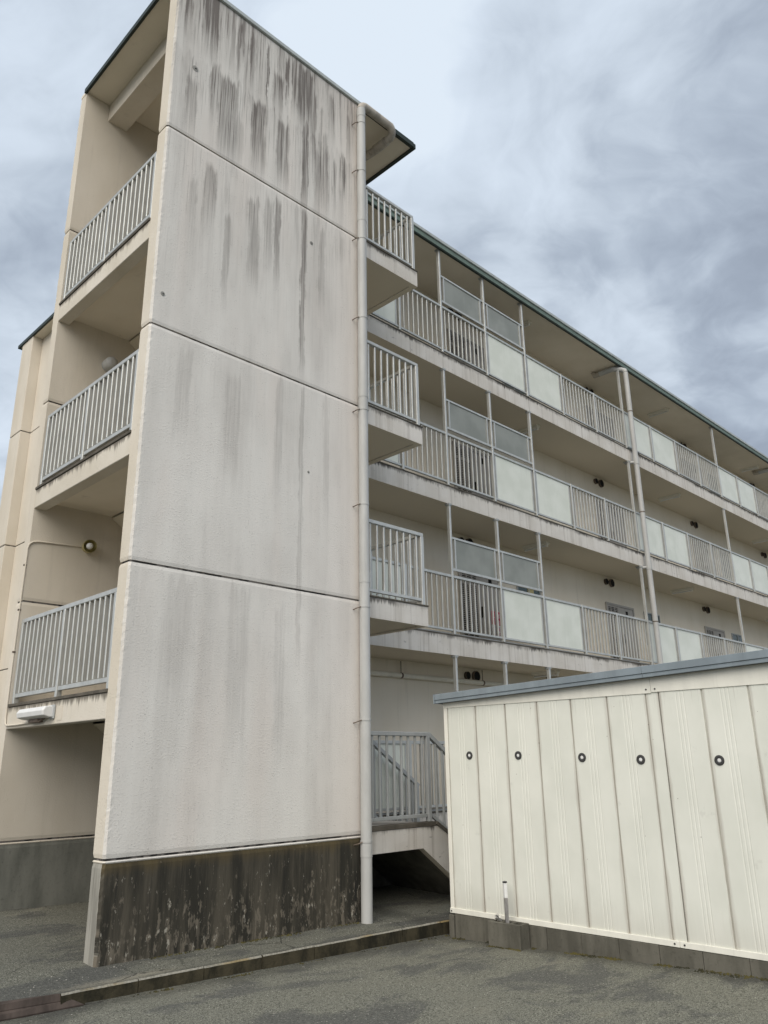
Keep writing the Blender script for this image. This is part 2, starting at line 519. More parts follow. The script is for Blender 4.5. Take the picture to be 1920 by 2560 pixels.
M['greend'] = material('dark_green_trim', m_paint((0.025, 0.036, 0.030), 0.1, 0.1), 0.5)
M['coping'] = material('grey_coping_metal', m_paint((0.44, 0.47, 0.46), 0.08, 0.15), 0.45, 0.1, 0.4)
M['pipe'] = material('grey_plastic_pipe', m_paint((0.46, 0.46, 0.448), 0.08, 0.16), 0.5, 0.0, 0.4)
M['pipedirty'] = material('stained_plastic_pipe', m_paint((0.44, 0.40, 0.35), 0.2, 0.5, 6.0), 0.6)
M['brack'] = material('rusty_bracket', m_paint((0.16, 0.125, 0.10), 0.3, 0.3), 0.7, 0.2)
M['shed'] = material('cream_shed_steel', m_shed_panel, 0.45, 0, 0.4)
M['cream'] = material('cream_trim_steel', m_paint((0.78, 0.765, 0.69), 0.05, 0.10), 0.45, 0, 0.4)
M['bluef'] = material('blue_grey_roof_steel', m_paint((0.225, 0.265, 0.295), 0.10, 0.14), 0.45, 0.1, 0.4)
M['rubber'] = material('black_rubber', m_paint((0.05, 0.05, 0.05), 0.1, 0.1), 0.7)
M['white'] = material('white_enamel', m_paint((0.76, 0.76, 0.75), 0.04, 0.08), 0.4)
M['lightbox'] = material('cream_lamp_enamel', m_paint((0.78, 0.75, 0.66), 0.05, 0.12), 0.45)
M['yellow'] = material('yellowed_plastic', m_paint((0.50, 0.43, 0.20), 0.1, 0.15), 0.5)
M['door'] = material('grey_door_steel', m_paint((0.40, 0.375, 0.34), 0.06, 0.08), 0.5, 0.1)
M['black'] = material('black_void', m_paint((0.012, 0.012, 0.012), 0.1, 0.1), 0.9)
M['rust'] = material('rusty_ramp_steel', m_paint((0.072, 0.056, 0.048), 0.35, 0.3, 5.0), 0.75, 0.1)
M['block'] = material('concrete_block', lambda k: m_cement(k, (0.085, 0.081, 0.066), (0.150, 0.142, 0.118)), 0.95, 0, 0.2)
M['red'] = material('red_print', m_paint((0.62, 0.05, 0.09), 0.05, 0.05), 0.5)
M['moss'] = material('dark_moss', lambda k: k.mix(k.noise(k.pos()[0], 5.0, 4.0).sm(0.4, 0.65), (0.030, 0.029, 0.016), (0.085, 0.072, 0.022)), 0.95)
M['stone'] = material('pale_grit', m_paint((0.30, 0.29, 0.26), 0.4, 0.1), 0.9)
M['steelpost'] = material('scuffed_steel', m_paint((0.30, 0.29, 0.28), 0.3, 0.5, 8.0), 0.5, 0.3)
M['paper'] = material('crumpled_foil', m_paint((0.55, 0.54, 0.50), 0.3, 0.4, 14.0), 0.5)


def m_frost(c0, c1):
    def f(k):
        P, N = k.pos()
        x, y, z = k.split(P)
        n = k.noise(k.xyz(x * 1.5, y, z * 1.5), 1.4, 3.0)
        s = k.noise(k.xyz(x * 20, y, z * 0.8), 1.0, 3.0)
        c = k.mix(n.sm(0.35, 0.68), c0, c1)
        return {'c': k.mix(s.sm(0.55, 0.8) * 0.12, c, (0.40, 0.42, 0.38))}
    return f


M['frost'] = material('frosted_green_panel', m_frost((0.70, 0.725, 0.645), (0.78, 0.80, 0.725)), 0.30, 0, 0.5)
M['frost_shaded'] = material('frosted_panel_shaded', m_frost((0.235, 0.247, 0.222), (0.29, 0.302, 0.275)), 0.28, 0, 0.5)  # frosted panel again, with the darker surroundings it reflects painted into the colour
M['glass'] = material('dark_green_glass', lambda k: k.mix(k.noise(k.pos()[0], 2.0, 2.0), (0.02, 0.045, 0.04), (0.05, 0.085, 0.075)), 0.12, 0, 0.5)


# ------------------------------------------------------------------ mesh helpers
class MB:
    def __init__(s):
        s.v, s.f = [], []

    def add(s, vs, fs):
        o = len(s.v)
        s.v += [tuple(q) for q in vs]
        s.f += [tuple(i + o for i in f) for f in fs]
        return s

    def box(s, x0, x1, y0, y1, z0, z1):
        vs = [(x, y, z) for z in (z0, z1) for y in (y0, y1) for x in (x0, x1)]
        return s.add(vs, [(0, 2, 3, 1), (4, 5, 7, 6), (0, 1, 5, 4), (2, 6, 7, 3), (0, 4, 6, 2), (1, 3, 7, 5)])

    def prism(s, poly, axis, a, b):
        """poly: 2D loop (ccw) in the two other axes, extruded a..b on axis"""
        n = len(poly)
        def mk(p, t):
            return {'x': (t, p[0], p[1]), 'y': (p[0], t, p[1]), 'z': (p[0], p[1], t)}[axis]
        vs = [mk(p, a) for p in poly] + [mk(p, b) for p in poly]
        fs = [tuple(range(n - 1, -1, -1)), tuple(range(n, 2 * n))]
        fs += [(i, (i + 1) % n, n + (i + 1) % n, n + i) for i in range(n)]
        return s.add(vs, fs)

    def tube(s, path, r, n=16, cap=True):
        path = [Vector(p) for p in path]
        rings = []
        up0 = None
        for i, p in enumerate(path):
            if i == 0:
                t = path[1] - p
            elif i == len(path) - 1:
                t = p - path[i - 1]
            else:
                t = (path[i + 1] - p).normalized() + (p - path[i - 1]).normalized()
            t.normalize()
            if up0 is None:
                up0 = Vector((0, 0, 1)) if abs(t.z) < 0.9 else Vector((1, 0, 0))
            a = t.cross(up0)
            if a.length < 1e-4:
                a = t.cross(Vector((0, 1, 0)))
            a.normalize()
            b = a.cross(t).normalized()
            up0 = b
            rr = r[i] if isinstance(r, (list, tuple)) else r
            rings.append([p + a * (rr * math.cos(2 * math.pi * j / n)) + b * (rr * math.sin(2 * math.pi * j / n)) for j in range(n)])
        vs = [q for rg in rings for q in rg]
        fs = []
        for i in range(len(rings) - 1):
            for j in range(n):
                fs.append((i * n + j, i * n + (j + 1) % n, (i + 1) * n + (j + 1) % n, (i + 1) * n + j))
        if cap:
            o_ = len(vs)
            vs = vs + rings[0] + rings[-1]
            fs.append(tuple(range(o_ + n - 1, o_ - 1, -1)))
            fs.append(tuple(range(o_ + n, o_ + 2 * n)))
        return s.add(vs, fs)

    def bar(s, p0, p1, wx, wz):
        """rectangular bar between two points; wx across, wz in the plane of z"""
        p0, p1 = Vector(p0), Vector(p1)
        t = (p1 - p0).normalized()
        a = t.cross(Vector((0, 0, 1)))
        if a.length < 1e-4:
            a = Vector((1, 0, 0))
        a.normalize()
        b = a.cross(t)
        vs = []
        for p in (p0, p1):
            for sa_, sb in ((-1, -1), (1, -1), (1, 1), (-1, 1)):
                vs.append(p + a * (sa_ * wx / 2) + b * (sb * wz / 2))
        return s.add(vs, [(0, 3, 2, 1), (4, 5, 6, 7), (0, 1, 5, 4), (1, 2, 6, 5), (2, 3, 7, 6), (3, 0, 4, 7)])

    def mesh(s, name, mat, base=(0, 0, 0), bevel=0.0, smooth=False, seg=1):
        me = bpy.data.meshes.new(name)
        b = Vector(base)
        me.from_pydata([Vector(v) - b for v in s.v], [], s.f)
        bm = bmesh.new()
        bm.from_mesh(me)
        bmesh.ops.recalc_face_normals(bm, faces=bm.faces)
        if bevel > 0:
            bmesh.ops.bevel(bm, geom=list(bm.edges), offset=bevel, segments=seg, affect='EDGES', profile=0.5)
        bm.to_mesh(me)
        bm.free()
        if smooth:
            for p in me.polygons:
                p.use_smooth = len(p.vertices) == 4
        me.materials.append(M[mat])
        return me

    def build(s, name, mat, parent=None, bevel=0.0, smooth=False, seg=1):
        base = wloc(parent) if parent else Vector((0, 0, 0))
        me = s.mesh(name, mat, base, bevel, smooth, seg)
        o = bpy.data.objects.new(name, me)
        COL.objects.link(o)
        if parent:
            o.parent = parent
        return o


def wloc(o):
    v = Vector((0, 0, 0))
    while o is not None:
        v = v + o.location
        o = o.parent
    return v


def tag(o, label, cat, group=None):
    o['label'] = label
    o['category'] = cat
    if group:
        o['group'] = group
    return o


def thing(name, label, cat, loc=(0, 0, 0), group=None):
    o = bpy.data.objects.new(name, None)
    o.empty_display_size = 0.2
    COL.objects.link(o)
    o.location = loc
    return tag(o, label, cat, group)


def inst(name, me, parent, loc, rot=None):
    o = bpy.data.objects.new(name, me)
    COL.objects.link(o)
    o.parent = parent
    o.location = Vector(loc) - (wloc(parent) if parent else Vector((0, 0, 0)))
    if rot:
        o.rotation_euler = rot
    return o


def box(name, mat, parent, *d, bevel=0.0):
    return MB().box(*d).build(name, mat, parent, bevel)


# ------------------------------------------------------------------ ground
def clamp(v, a, b):
    return max(a, min(b, v))


def z_park(x, y):
    return -0.09 - 0.03 * clamp(x + 0.4, 0, 4.4) * clamp((y + 4.2) / 3.56, 0, 1)


def z_pave(x, y):
    return -0.019 * clamp(x, -0.4, 5.0) + 0.052 * clamp(y, 0, 2.7)


def pave_edge(x):
    if x > -0.545:
        return -0.606
    return min(-0.606 + (-0.545 - x) * 0.25, 1.5)


def rng(a, b, n):
    return [a + (b - a) * i / n for i in range(n + 1)]


xs = [-900, -200, -60, -20, -10, -7] + rng(-5.5, 5.5, 110) + [7, 10, 20, 60, 200, 900]
ys = [-900, -200, -60, -20, -12, -9] + rng(-7.5, 1.5, 90) + [4, 10, 20, 60, 200, 900]
g = MB()
for y in ys:
    for x in xs:
        near = -6 < x < 6 and -8 < y < 2
        dz = (noise.noise(Vector((x * 1.3, y * 1.3, 0))) * 0.006 + noise.noise(Vector((x * 7, y * 7, 3))) * 0.003) if near else 0
        g.v.append((x, y, z_park(x, y) + dz))
n = len(xs)
for j in range(len(ys) - 1):
    for i in range(n - 1):
        g.f.append((j * n + i, j * n + i + 1, (j + 1) * n + i + 1, (j + 1) * n + i))
park = g.build('parking_lot', 'asphalt', None, smooth=True)
park['kind'] = 'structure'

xs = [-60, -20, -8] + rng(-5, 6, 110) + [8, 12, 20, 31]
g = MB()
vs_ = [0.0] + rng(0.02, 1.0, 40)
for x in xs:
    e = pave_edge(x)
    for v in vs_:
        y = e + (6.0 - e) * v ** 1.6
        near = -6 < x < 7
        dz = (noise.noise(Vector((x * 1.7, y * 1.7, 5))) * 0.008 + noise.noise(Vector((x * 8, y * 8, 9))) * 0.004) if near else 0
        if v == 0:
            dz -= 0.0
        g.v.append((x, y, z_pave(x, y) + dz))
n = len(vs_)
for i in range(len(xs) - 1):
    for j in range(n - 1):
        g.f.append((i * n + j, (i + 1) * n + j, (i + 1) * n + j + 1, i * n + j + 1))
pave = g.build('pavement', 'pave', None, smooth=True)
pave['kind'] = 'structure'

# kerb
kerb = bpy.data.objects.new('kerb', None)
COL.objects.link(kerb)
kerb.location = (-0.55, -0.62, -0.1)
kerb['kind'] = 'structure'
kx = -0.545
rk = random.Random(3)
while kx < 6.3:
    ln = 0.60 if kx > -0.5 else 0.62
    x0, x1 = kx, kx + ln - 0.008
    dy = rk.uniform(-0.006, 0.006)
    dz = rk.uniform(-0.004, 0.006)
    b_ = MB()
    n = 9
    prof = []
    for i in range(n + 1):
        x = x0 + (x1 - x0) * i / n
        zt = z_pave(x, 0) + 0.001 + dz * 0.5
        jg = [noise.noise(Vector((x * 9, q, 1.7))) * 0.007 for q in (0, 3, 6)]
        prof.append([(x, -0.628 + dy + jg[0], -0.45), (x, -0.624 + dy + jg[1], zt - 0.010), (x, -0.612 + dy, zt + 0.003 + jg[2] * 0.6), (x, -0.59, zt - 0.010), (x, -0.50, -0.45)])
    vv = [q for pr in prof for q in pr]
    ff = []
    for i in range(n):
        for j in range(4):
            ff.append((i * 5 + j, (i + 1) * 5 + j, (i + 1) * 5 + j + 1, i * 5 + j + 1))
    ff += [(0, 1, 2, 3, 4), tuple(n * 5 + q for q in (4, 3, 2, 1, 0))]
    b_.add(vv, ff)
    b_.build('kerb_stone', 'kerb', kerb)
    kx += ln
# cement fillet at the foot of the kerb
g = MB()
for i in range(81):
    x = -0.36 + i * 0.06
    zz = z_park(x, -0.64)
    wd = 0.022 + 0.026 * noise.noise(Vector((x * 3, 1, 1))) + 0.010 * noise.noise(Vector((x * 14, 4, 1)))
    g.v += [(x, -0.63 - wd, zz - 0.006), (x, -0.630 - wd * 0.6, zz + 0.005), (x, -0.618, zz + 0.012)]
for i in range(80):
    for j in range(2):
        g.f.append((i * 3 + j, (i + 1) * 3 + j, (i + 1) * 3 + j + 1, i * 3 + j + 1))
g.build('cement_fillet', 'pave', kerb, smooth=True)

# steel kerb ramp (two rusty angle plates)
rmp = thing('kerb_ramp', 'rusty brown steel kerb ramp of two plates at the bottom left corner', 'ramp', (-1.2, -0.5, -0.1))
A0, A1 = Vector((-0.555, -0.600, 0.016)), Vector((-2.4, -0.135, 0.030))
B0, B1 = Vector((-0.375, -0.655, -0.080)), Vector((-2.4, -0.42, -0.080))
for name, s0, s1 in (('upper_plate', 0.0, 0.54), ('lower_plate', 0.56, 1.0)):
    p = [A0.lerp(B0, s0), A1.lerp(B1, s0), A1.lerp(B1, s1), A0.lerp(B0, s1)]
    dn = Vector((0, 0.01, -0.028))
    MB().add(p + [q + dn for q in p], [(0, 1, 2, 3), (7, 6, 5, 4), (0, 4, 5, 1), (1, 5, 6, 2), (2, 6, 7, 3), (3, 7, 4, 0)]).build(name, 'rust', rmp, bevel=0.003)
sp = [A0.lerp(B0, .53), A1.lerp(B1, .53), A1.lerp(B1, .58), A0.lerp(B0, .58)]
dn = Vector((0, 0, -0.03))
MB().add([q + Vector((0, 0, -0.012)) for q in sp] + [q + dn for q in sp], [(0, 1, 2, 3), (7, 6, 5, 4), (0, 4, 5, 1), (1, 5, 6, 2), (2, 6, 7, 3), (3, 7, 4, 0)]).build('joint_bar', 'black', rmp)

# ------------------------------------------------------------------ stair tower
PLUGS = ((0.31, 9.87, 0.040), (0.12, 6.55, 0.026), (2.21, 8.28, 0.026), (2.22, 4.99, 0.016))
tw = thing('stair_tower', 'tall concrete stair tower with black-streaked grey side wall and open half landings', 'stair tower', (0, 0, 0))


def wall_panel(y0, y1, z0, z1, name, mat, chamfer_front=True, x0=0.0, x1=L):
    c = 0.022
    if chamfer_front:
        poly = [(x0 + c, y0), (x0 + 0.055, y0), (x1, y0), (x1, y1), (x0, y1), (x0, y0 + 0.06), (x0, y0 + c)]
    else:
        poly = [(x0, y0), (x1, y0), (x1, y1 - c), (x1, y1), (x0 + c, y1), (x0, y1 - c)]
        poly = [(x0, y0), (x1, y0), (x1, y1), (x0 + 0.055, y1), (x0 + c, y1), (x0, y1 - c), (x0, y1 - 0.06)]
    cor = (y0 if chamfer_front else y1)
    if mat == 'joint':
        return MB().prism(poly, 'z', z0, z1).build(name, mat, tw)
    n_ = max(2, int((z1 - z0) / 0.035))
    b_ = MB()
    m_ = len(poly)
    for i in range(n_ + 1):
        z = z0 + (z1 - z0) * i / n_
        inset = 0.007 if i in (0, n_) else 0.0
        for (x, y) in poly:
            jx = jy = 0.0
            if x < x0 + 0.03 and abs(y - cor) < 0.03:
                jx = noise.noise(Vector((x * 40 + 3, y * 9, z * 17))) * 0.0045 + noise.noise(Vector((x * 40, y * 9, z * 45))) * 0.003
                jy = noise.noise(Vector((x * 40 + 9, y * 9, z * 17))) * 0.0045
            cx_ = inset if x < x0 + 0.03 else 0.0
            cy_ = (inset if y < y0 + 0.03 else 0.0) - (inset if y > y1 - 0.03 else 0.0)
            b_.v.append((x + jx + cx_, y + jy + cy_, z))
    for i in range(n_):
        for j in range(m_):
            b_.f.append((i * m_ + j, i * m_ + (j + 1) % m_, (i + 1) * m_ + (j + 1) % m_, (i + 1) * m_ + j))
    b_.f += [tuple(range(m_ - 1, -1, -1)), tuple(range(n_ * m_, (n_ + 1) * m_))]
    return b_.build(name, mat, tw)


g_ = 0.011
lev = [0.835, J[0] - g_, J[0] + g_, J[1] - g_, J[1] + g_, J[2] - g_, J[2] + g_, TOP]
for (y0, y1, ch) in ((0.0, T, True), (W, W + T, False)):
    wall_panel(y0, y1, -0.4, 0.792, 'base_wall', 'dado' if ch else 'dadoin', ch)
    wall_panel(y0, y1, 0.794, 0.815, 'wall_band', 'tower' if ch else 'beige', ch)
    for i in range(4):
        wall_panel(y0, y1, lev[2 * i], lev[2 * i + 1], 'wall_panel', 'tower' if ch else 'beige', ch)
    for zj in (0.825, J[0], J[1], J[2]):
        MB().box(0.018, L - 0.01, y0 + 0.016, y1 - 0.016, zj - 0.016, zj + 0.016).build('joint_strip', 'joint', tw)

# filled anchor holes left by scaffolding
for px_w, pz_w, r_ in PLUGS:
    pg = MB().tube([(px_w, 0.004, pz_w), (px_w, -0.004, pz_w), (px_w, -0.0055, pz_w)], [r_, r_, r_ * 0.8], 14).build('anchor_patch', 'cement', tw)
    MB().tube([(px_w + 0.004, -0.004, pz_w - 0.003), (px_w + 0.004, -0.007, pz_w - 0.003)], r_ * 0.3, 8).build('anchor_hole', 'black', pg)

# half landings at the open end
for i, zm in enumerate(MID):
    ld = MB().box(0.15, 1.02, T - 0.01, W + 0.01, zm - 0.15, zm).build('half_landing', 'soffit', tw)
    MB().box(0.0, 0.15, T, W, zm - 0.255, zm - 0.012).build('landing_beam', 'beam', tw, bevel=0.006)
    MB().box(-0.014, 0.12, T + 0.004, W + 0.012, zm - 0.012, zm + 0.022).build('sill', 'sill', tw, bevel=0.004)


def flight(x_lo, z_lo, x_hi, z_hi, y0, y1, nr, name='stair_flight', parent=tw, mat='soffit', th=0.15):
    """stepped flight; goes up from x_lo to x_hi"""
    s = 1 if x_hi > x_lo else -1
    run = abs(x_hi - x_lo) / (nr - 1)
    rise = (z_hi - z_lo) / nr
    pts = []
    x, z = x_lo, z_lo
    for i in range(nr):
        pts.append((x, z))
        z += rise
        pts.append((x, z))
        if i < nr - 1:
            x += s * run
    pts.append((x_hi, z_hi - th - 0.03))
    pts.append((x_lo, z_lo - th - 0.03))
    return MB().prism(pts, 'y', y0, y1).build(name, mat, parent)


for i in range(3):
    flight(L - 0.02, FL[i], 1.02, MID[i], 1.44, W - 0.004, 8)
    flight(1.02, MID[i], L - 0.02, FL[i + 1], T + 0.004, 1.38, 8)

MB().box(2.0, 2.14, T + 0.003, W - 0.003, -0.3, 1.45).build('added_shade_wall', 'block', tw)  # added wall, unseen; blocks passage light to darken the void under the landing

# floor landings that project beside the wall
for i, z in enumerate(FL):
    b_ = MB().box(L - 0.02, XL, YL, F - 0.003, z - 0.25, z)
    if i:
        zb = z - 0.267
        b_.box(L - 0.02, XL, YL, YL + 0.09, zb, z - 0.249)
        b_.box(XL - 0.09, XL, YL + 0.0905, F - 0.003, zb, z - 0.2495)
    b_.build('floor_landing', 'slab', tw)
    e = MB().box(L + 0.0, XL + 0.012, YL - 0.012, YL + 0.10, z, z + 0.022)
    e.box(XL - 0.10, XL + 0.0115, YL + 0.1005, F - 0.004, z, z + 0.0215)
    if i:
        e.build('landing_kerb', 'sill', tw, bevel=0.004)
    else:
        MB().box(L + 0.0, XL + 0.012, YL - 0.012, YL + 0.10, z - 0.03, z + 0.022).build('landing_kerb', 'sill', tw, bevel=0.004)
# bridge between landing end of the stair well and the corridor, one per floor
for z in FL:
    MB().box(L - 0.02, XL + 0.02, F, W + T + 0.1, z - 0.25, z - 0.002).build('well_landing', 'soffit', tw)

# entrance flight down to the ground, outside the tower
nst = 5
gz = -0.075
pts = []
x, z = XL + 0.02, FL[0]
run, rise = 0.27, (FL[0] - gz) / nst
for i in range(nst):
    z -= rise
    pts += [(x, z + rise), (x, z)] if i == 0 else [(x, z + rise), (x, z)]
    x += run
xe = XL + 0.02 + run * (nst - 1)
pts = [(XL + 0.02, FL[0])]
x, z = XL + 0.02, FL[0]
for i in range(nst):
    z -= rise
    pts.append((x, z))
    if i < nst - 1:
        x += run
        pts.append((x, z))
soff = [(xe, gz - 0.25), (xe - 0.05, gz - 0.25), (4.17, FL[0] - 0.27), (XL - 0.2, FL[0] - 0.27), (XL - 0.2, FL[0] - 0.03), (XL + 0.02, FL[0] - 0.03)]
MB().prism(pts + soff, 'y', YL + 0.10, F - 0.02).build('entrance_flight', 'block', tw)  # dark concrete colour puts the shade under the landing into the flight
# sloping stringer wall on the near side and the far side of that flight
sx0, sx1 = XL - 0.27, xe + 0.25
slope = (FL[0] - gz) / (xe + run - XL - 0.02)
for (y0, y1) in ((YL + 0.002, YL + 0.098),):
    poly = [(L + 0.06, FL[0] - 0.275), (4.17, FL[0] - 0.275), (4.17 + 0.95, FL[0] - 0.275 - 0.95 * slope * 0.99), (xe + 0.40, -0.25), (xe + 0.40, -0.02),
            (XL + 0.05, FL[0] - 0.032), (L + 0.06, FL[0] - 0.032)]
    MB().prism(poly, 'y', y0 - 0.004, y1).build('stringer', 'slab', tw)
    MB().bar((XL + 0.03, y0 + 0.045, FL[0] + 0.002), (xe + 0.42, y0 + 0.045, 0.0), 0.13, 0.04).build('stringer_coping', 'sill', tw)

# tower roof and its trims
rf = MB().box(0.0, XL - 0.06, -0.006, W + T - 0.002, TOP + 0.002, TOP + 0.050).build('roof', 'soffit', tw)
MB().box(0.012, L + 0.05, -0.030, 0.03, TOP + 0.000, TOP + 0.062).build('coping', 'coping', rf, bevel=0.004)
MB().box(-0.028, 0.010, -0.031, W + 0.03, TOP - 0.018, TOP + 0.058).build('edge_trim', 'greend', rf)
MB().box(XL - 0.085, XL - 0.03, -0.02, F - 0.1, TOP - 0.03, TOP + 0.06).build('edge_trim', 'greend', rf)
MB().box(L + 0.052, XL - 0.086, -0.03, 0.03, TOP - 0.028, TOP + 0.060).build('edge_trim', 'greend', rf)
MB().box(0.36, 0.66, T - 0.003, W + 0.003, 10.93, TOP + 0.001).build('roof_beam', 'beige', tw, bevel=0.006)
MB().box(L - 0.25, L - 0.02, T - 0.003, W + 0.003, 10.93, TOP + 0.001).build('roof_beam', 'beige', tw, bevel=0.006)

# ------------------------------------------------------------------ apartment block
ab = thing('apartment_building', 'long four-storey beige apartment block with open access corridors', 'building', (2.42, 2.65, 0))
XB = 2.42
zsp = [-0.4] + J + [EAVE]
for i in range(4):
    z0 = zsp[i] + (g_ if i else 0)
    z1 = zsp[i + 1] - (g_ if i < 3 else 0)
    MB().box(XB, XB + 0.2, W + T + 0.004, 10.12, z0, z1).build('end_wall', 'beige', ab, bevel=0.004)
    MB().box(2.2, XB + 0.2, 10.124, 10.75, z0, z1).build('pilaster', 'beige', ab, bevel=0.008)
for zj in J:
    MB().box(XB + 0.016, XB + 0.19, W + T + 0.02, 10.118, zj - 0.016, zj + 0.016).build('joint_strip', 'joint', ab)
    MB().box(2.216, XB + 0.19, 10.14, 10.734, zj - 0.016, zj + 0.016).build('joint_strip', 'joint', ab)
MB().box(XB + 0.2, XEND, 10.5, 10.7, -0.4, EAVE).build('rear_wall', 'beige', ab)
MB().box(XEND - 0.2, XEND, F + 0.05, 10.499, -0.4, EAVE - 0.002).build('end_wall', 'beige', ab)
# corridor back wall, one panel per storey, with openings filled by doors and windows in front of it
for i, z in enumerate(FL):
    zt = (FL[i + 1] - 0.25) if i < 3 else EAVE
    MB().box(L + 0.001, XEND - 0.2, YB, YB + 0.2, z - 0.01, zt).build('corridor_wall', 'corr', ab)
MB().box(4.42, XEND, F + 0.02, F + 0.16, -0.5, FL[0] - 0.30).build('foundation_wall', 'block', ab)  # dark colour here stands in for the deep shade below the landing
# corridor slabs
for i, z in enumerate(FL):
    b_ = MB().box(XL + 0.021 if i else XL + 0.021, XEND, F, YB + 0.19, z - HS + 0.02, z - 0.001)
    b_.box(XL + 0.021, XEND, F + 0.0005, F + 0.09, z - HS, z - HS + 0.0205)
    b_.build('corridor_slab', 'slab', ab)
    MB().box(XL + 0.03, XEND, F - 0.010, F + 0.11, z, z + 0.018).build('slab_lip', 'sill', ab)
# main roof
rf2 = MB().box(2.22, XEND + 0.3, F - 0.03, 10.9, EAVE + 0.001, EAVE + 0.07).build('roof', 'soffit', ab)
MB().box(XL - 0.004, XEND + 0.31, F - 0.085, F - 0.031, EAVE - 0.008, EAVE + 0.095).build('fascia', 'green', rf2, bevel=0.003)
MB().box(XL - 0.004, XEND + 0.32, F - 0.11, F - 0.032, EAVE + 0.0955, EAVE + 0.165).build('coping', 'coping', rf2, bevel=0.006)
MB().box(XL - 0.004, XEND + 0.30, F - 0.075, F - 0.033, EAVE - 0.030, EAVE - 0.0085).build('drip_edge', 'greend', rf2)
MB().box(2.17, 2.218, W + T + 0.37, 10.97, EAVE - 0.004, EAVE + 0.075).build('edge_trim', 'greend', rf2)
MB().box(2.219, XEND + 0.3, 10.902, 10.97, EAVE - 0.005, EAVE + 0.139).build('edge_trim', 'greend', rf2)

# doors, windows and vents of the flats
def louver_mesh():
    b_ = MB()
    for i in range(34):
        z = 0.04 + i * 0.038
        for c0, c1 in ((0.035, 0.16), (0.185, 0.335), (0.36, 0.485)):
            b_.box(c0, c1, -0.012, 0.002, z, z + 0.014)
    return b_.mesh('louver', 'door')


LOUV = louver_mesh()
SHUT = MB().box(0.0, 0.035, -0.016, 0.0, 0, 1.62).box(0.16, 0.185, -0.0155, 0.0, 0, 1.62).box(0.335, 0.36, -0.0155, 0.0, 0, 1.62).box(0.485, 0.52, -0.016, 0, 0, 1.62).box(0.0355, 0.4845, -0.015, 0, 0, 0.03).box(0.0355, 0.4845, -0.015, 0, 1.33, 1.40).box(0.0355, 0.4845, -0.015, 0, 1.58, 1.62).mesh('shutter_frame', 'door')
GRIL = MB()
for i in range(4):
    GRIL.box(0.036, 0.484, -0.011, -0.003, 1.425 + i * 0.04, 1.440 + i * 0.04)
GRIL = GRIL.mesh('top_grille', 'door')
SHBK = MB().box(0.03, 0.49, 0.006, 0.012, 0.01, 1.60).mesh('shutter_void', 'black')
LEAF = MB().box(0, 0.70, -0.02, 0.0, 0.0, 1.62).mesh('leaf', 'door', bevel=0.003)
DFRM = MB().box(-0.05, 0.0, -0.035, 0.015, 0, 1.68).box(1.27, 1.32, -0.035, 0.015, 0, 1.68).box(0.0005, 1.2695, -0.034, 0.015, 1.63, 1.68).box(0.525, 0.55, -0.03, 0.015, 0, 1.6295).mesh('door_frame', 'door')
HAND = MB().box(0, 0.022, -0.05, 0.0, 0, 0.22).mesh('handle', 'black', bevel=0.004)
SLOT = MB().box(0, 0.09, -0.012, 0.0, 0, 0.13).mesh('peep_plate', 'black')
WFRM = MB().box(-0.03, 0.83, -0.03, 0.0, 0.80, 0.83).box(-0.03, 0.83, -0.03, 0.0, 1.64, 1.67).box(-0.03, 0.0, -0.029, 0, 0.8305, 1.6395).box(0.80, 0.83, -0.029, 0, 0.8305, 1.6395).box(0.385, 0.415, -0.028, 0.0, 0.8305, 1.6395).mesh('window_frame', 'alud')
WPAN = MB().box(0, 0.80, -0.012, -0.004, 0.83, 1.64).mesh('pane', 'glass')
VENT = MB().tube([(0, 0, 0), (0, -0.05, 0)], 0.088, 20).mesh('vent_hood', 'black', smooth=False)
VENR = MB()
for r_ in range(24):
    a0, a1 = 2 * math.pi * r_ / 24, 2 * math.pi * (r_ + 1) / 24
    q = []
    for rr, yy in ((0.088, -0.052), (0.101, -0.052), (0.101, 0.0)):
        q.append([(rr * math.cos(a), yy, rr * math.sin(a)) for a in (a0, a1)])
    VENR.add([q[0][0], q[0][1], q[1][1], q[1][0]], [(0, 1, 2, 3)])
    VENR.add([q[1][0], q[1][1], q[2][1], q[2][0]], [(0, 1, 2, 3)])
VENR = VENR.mesh('vent_rim', 'brack')
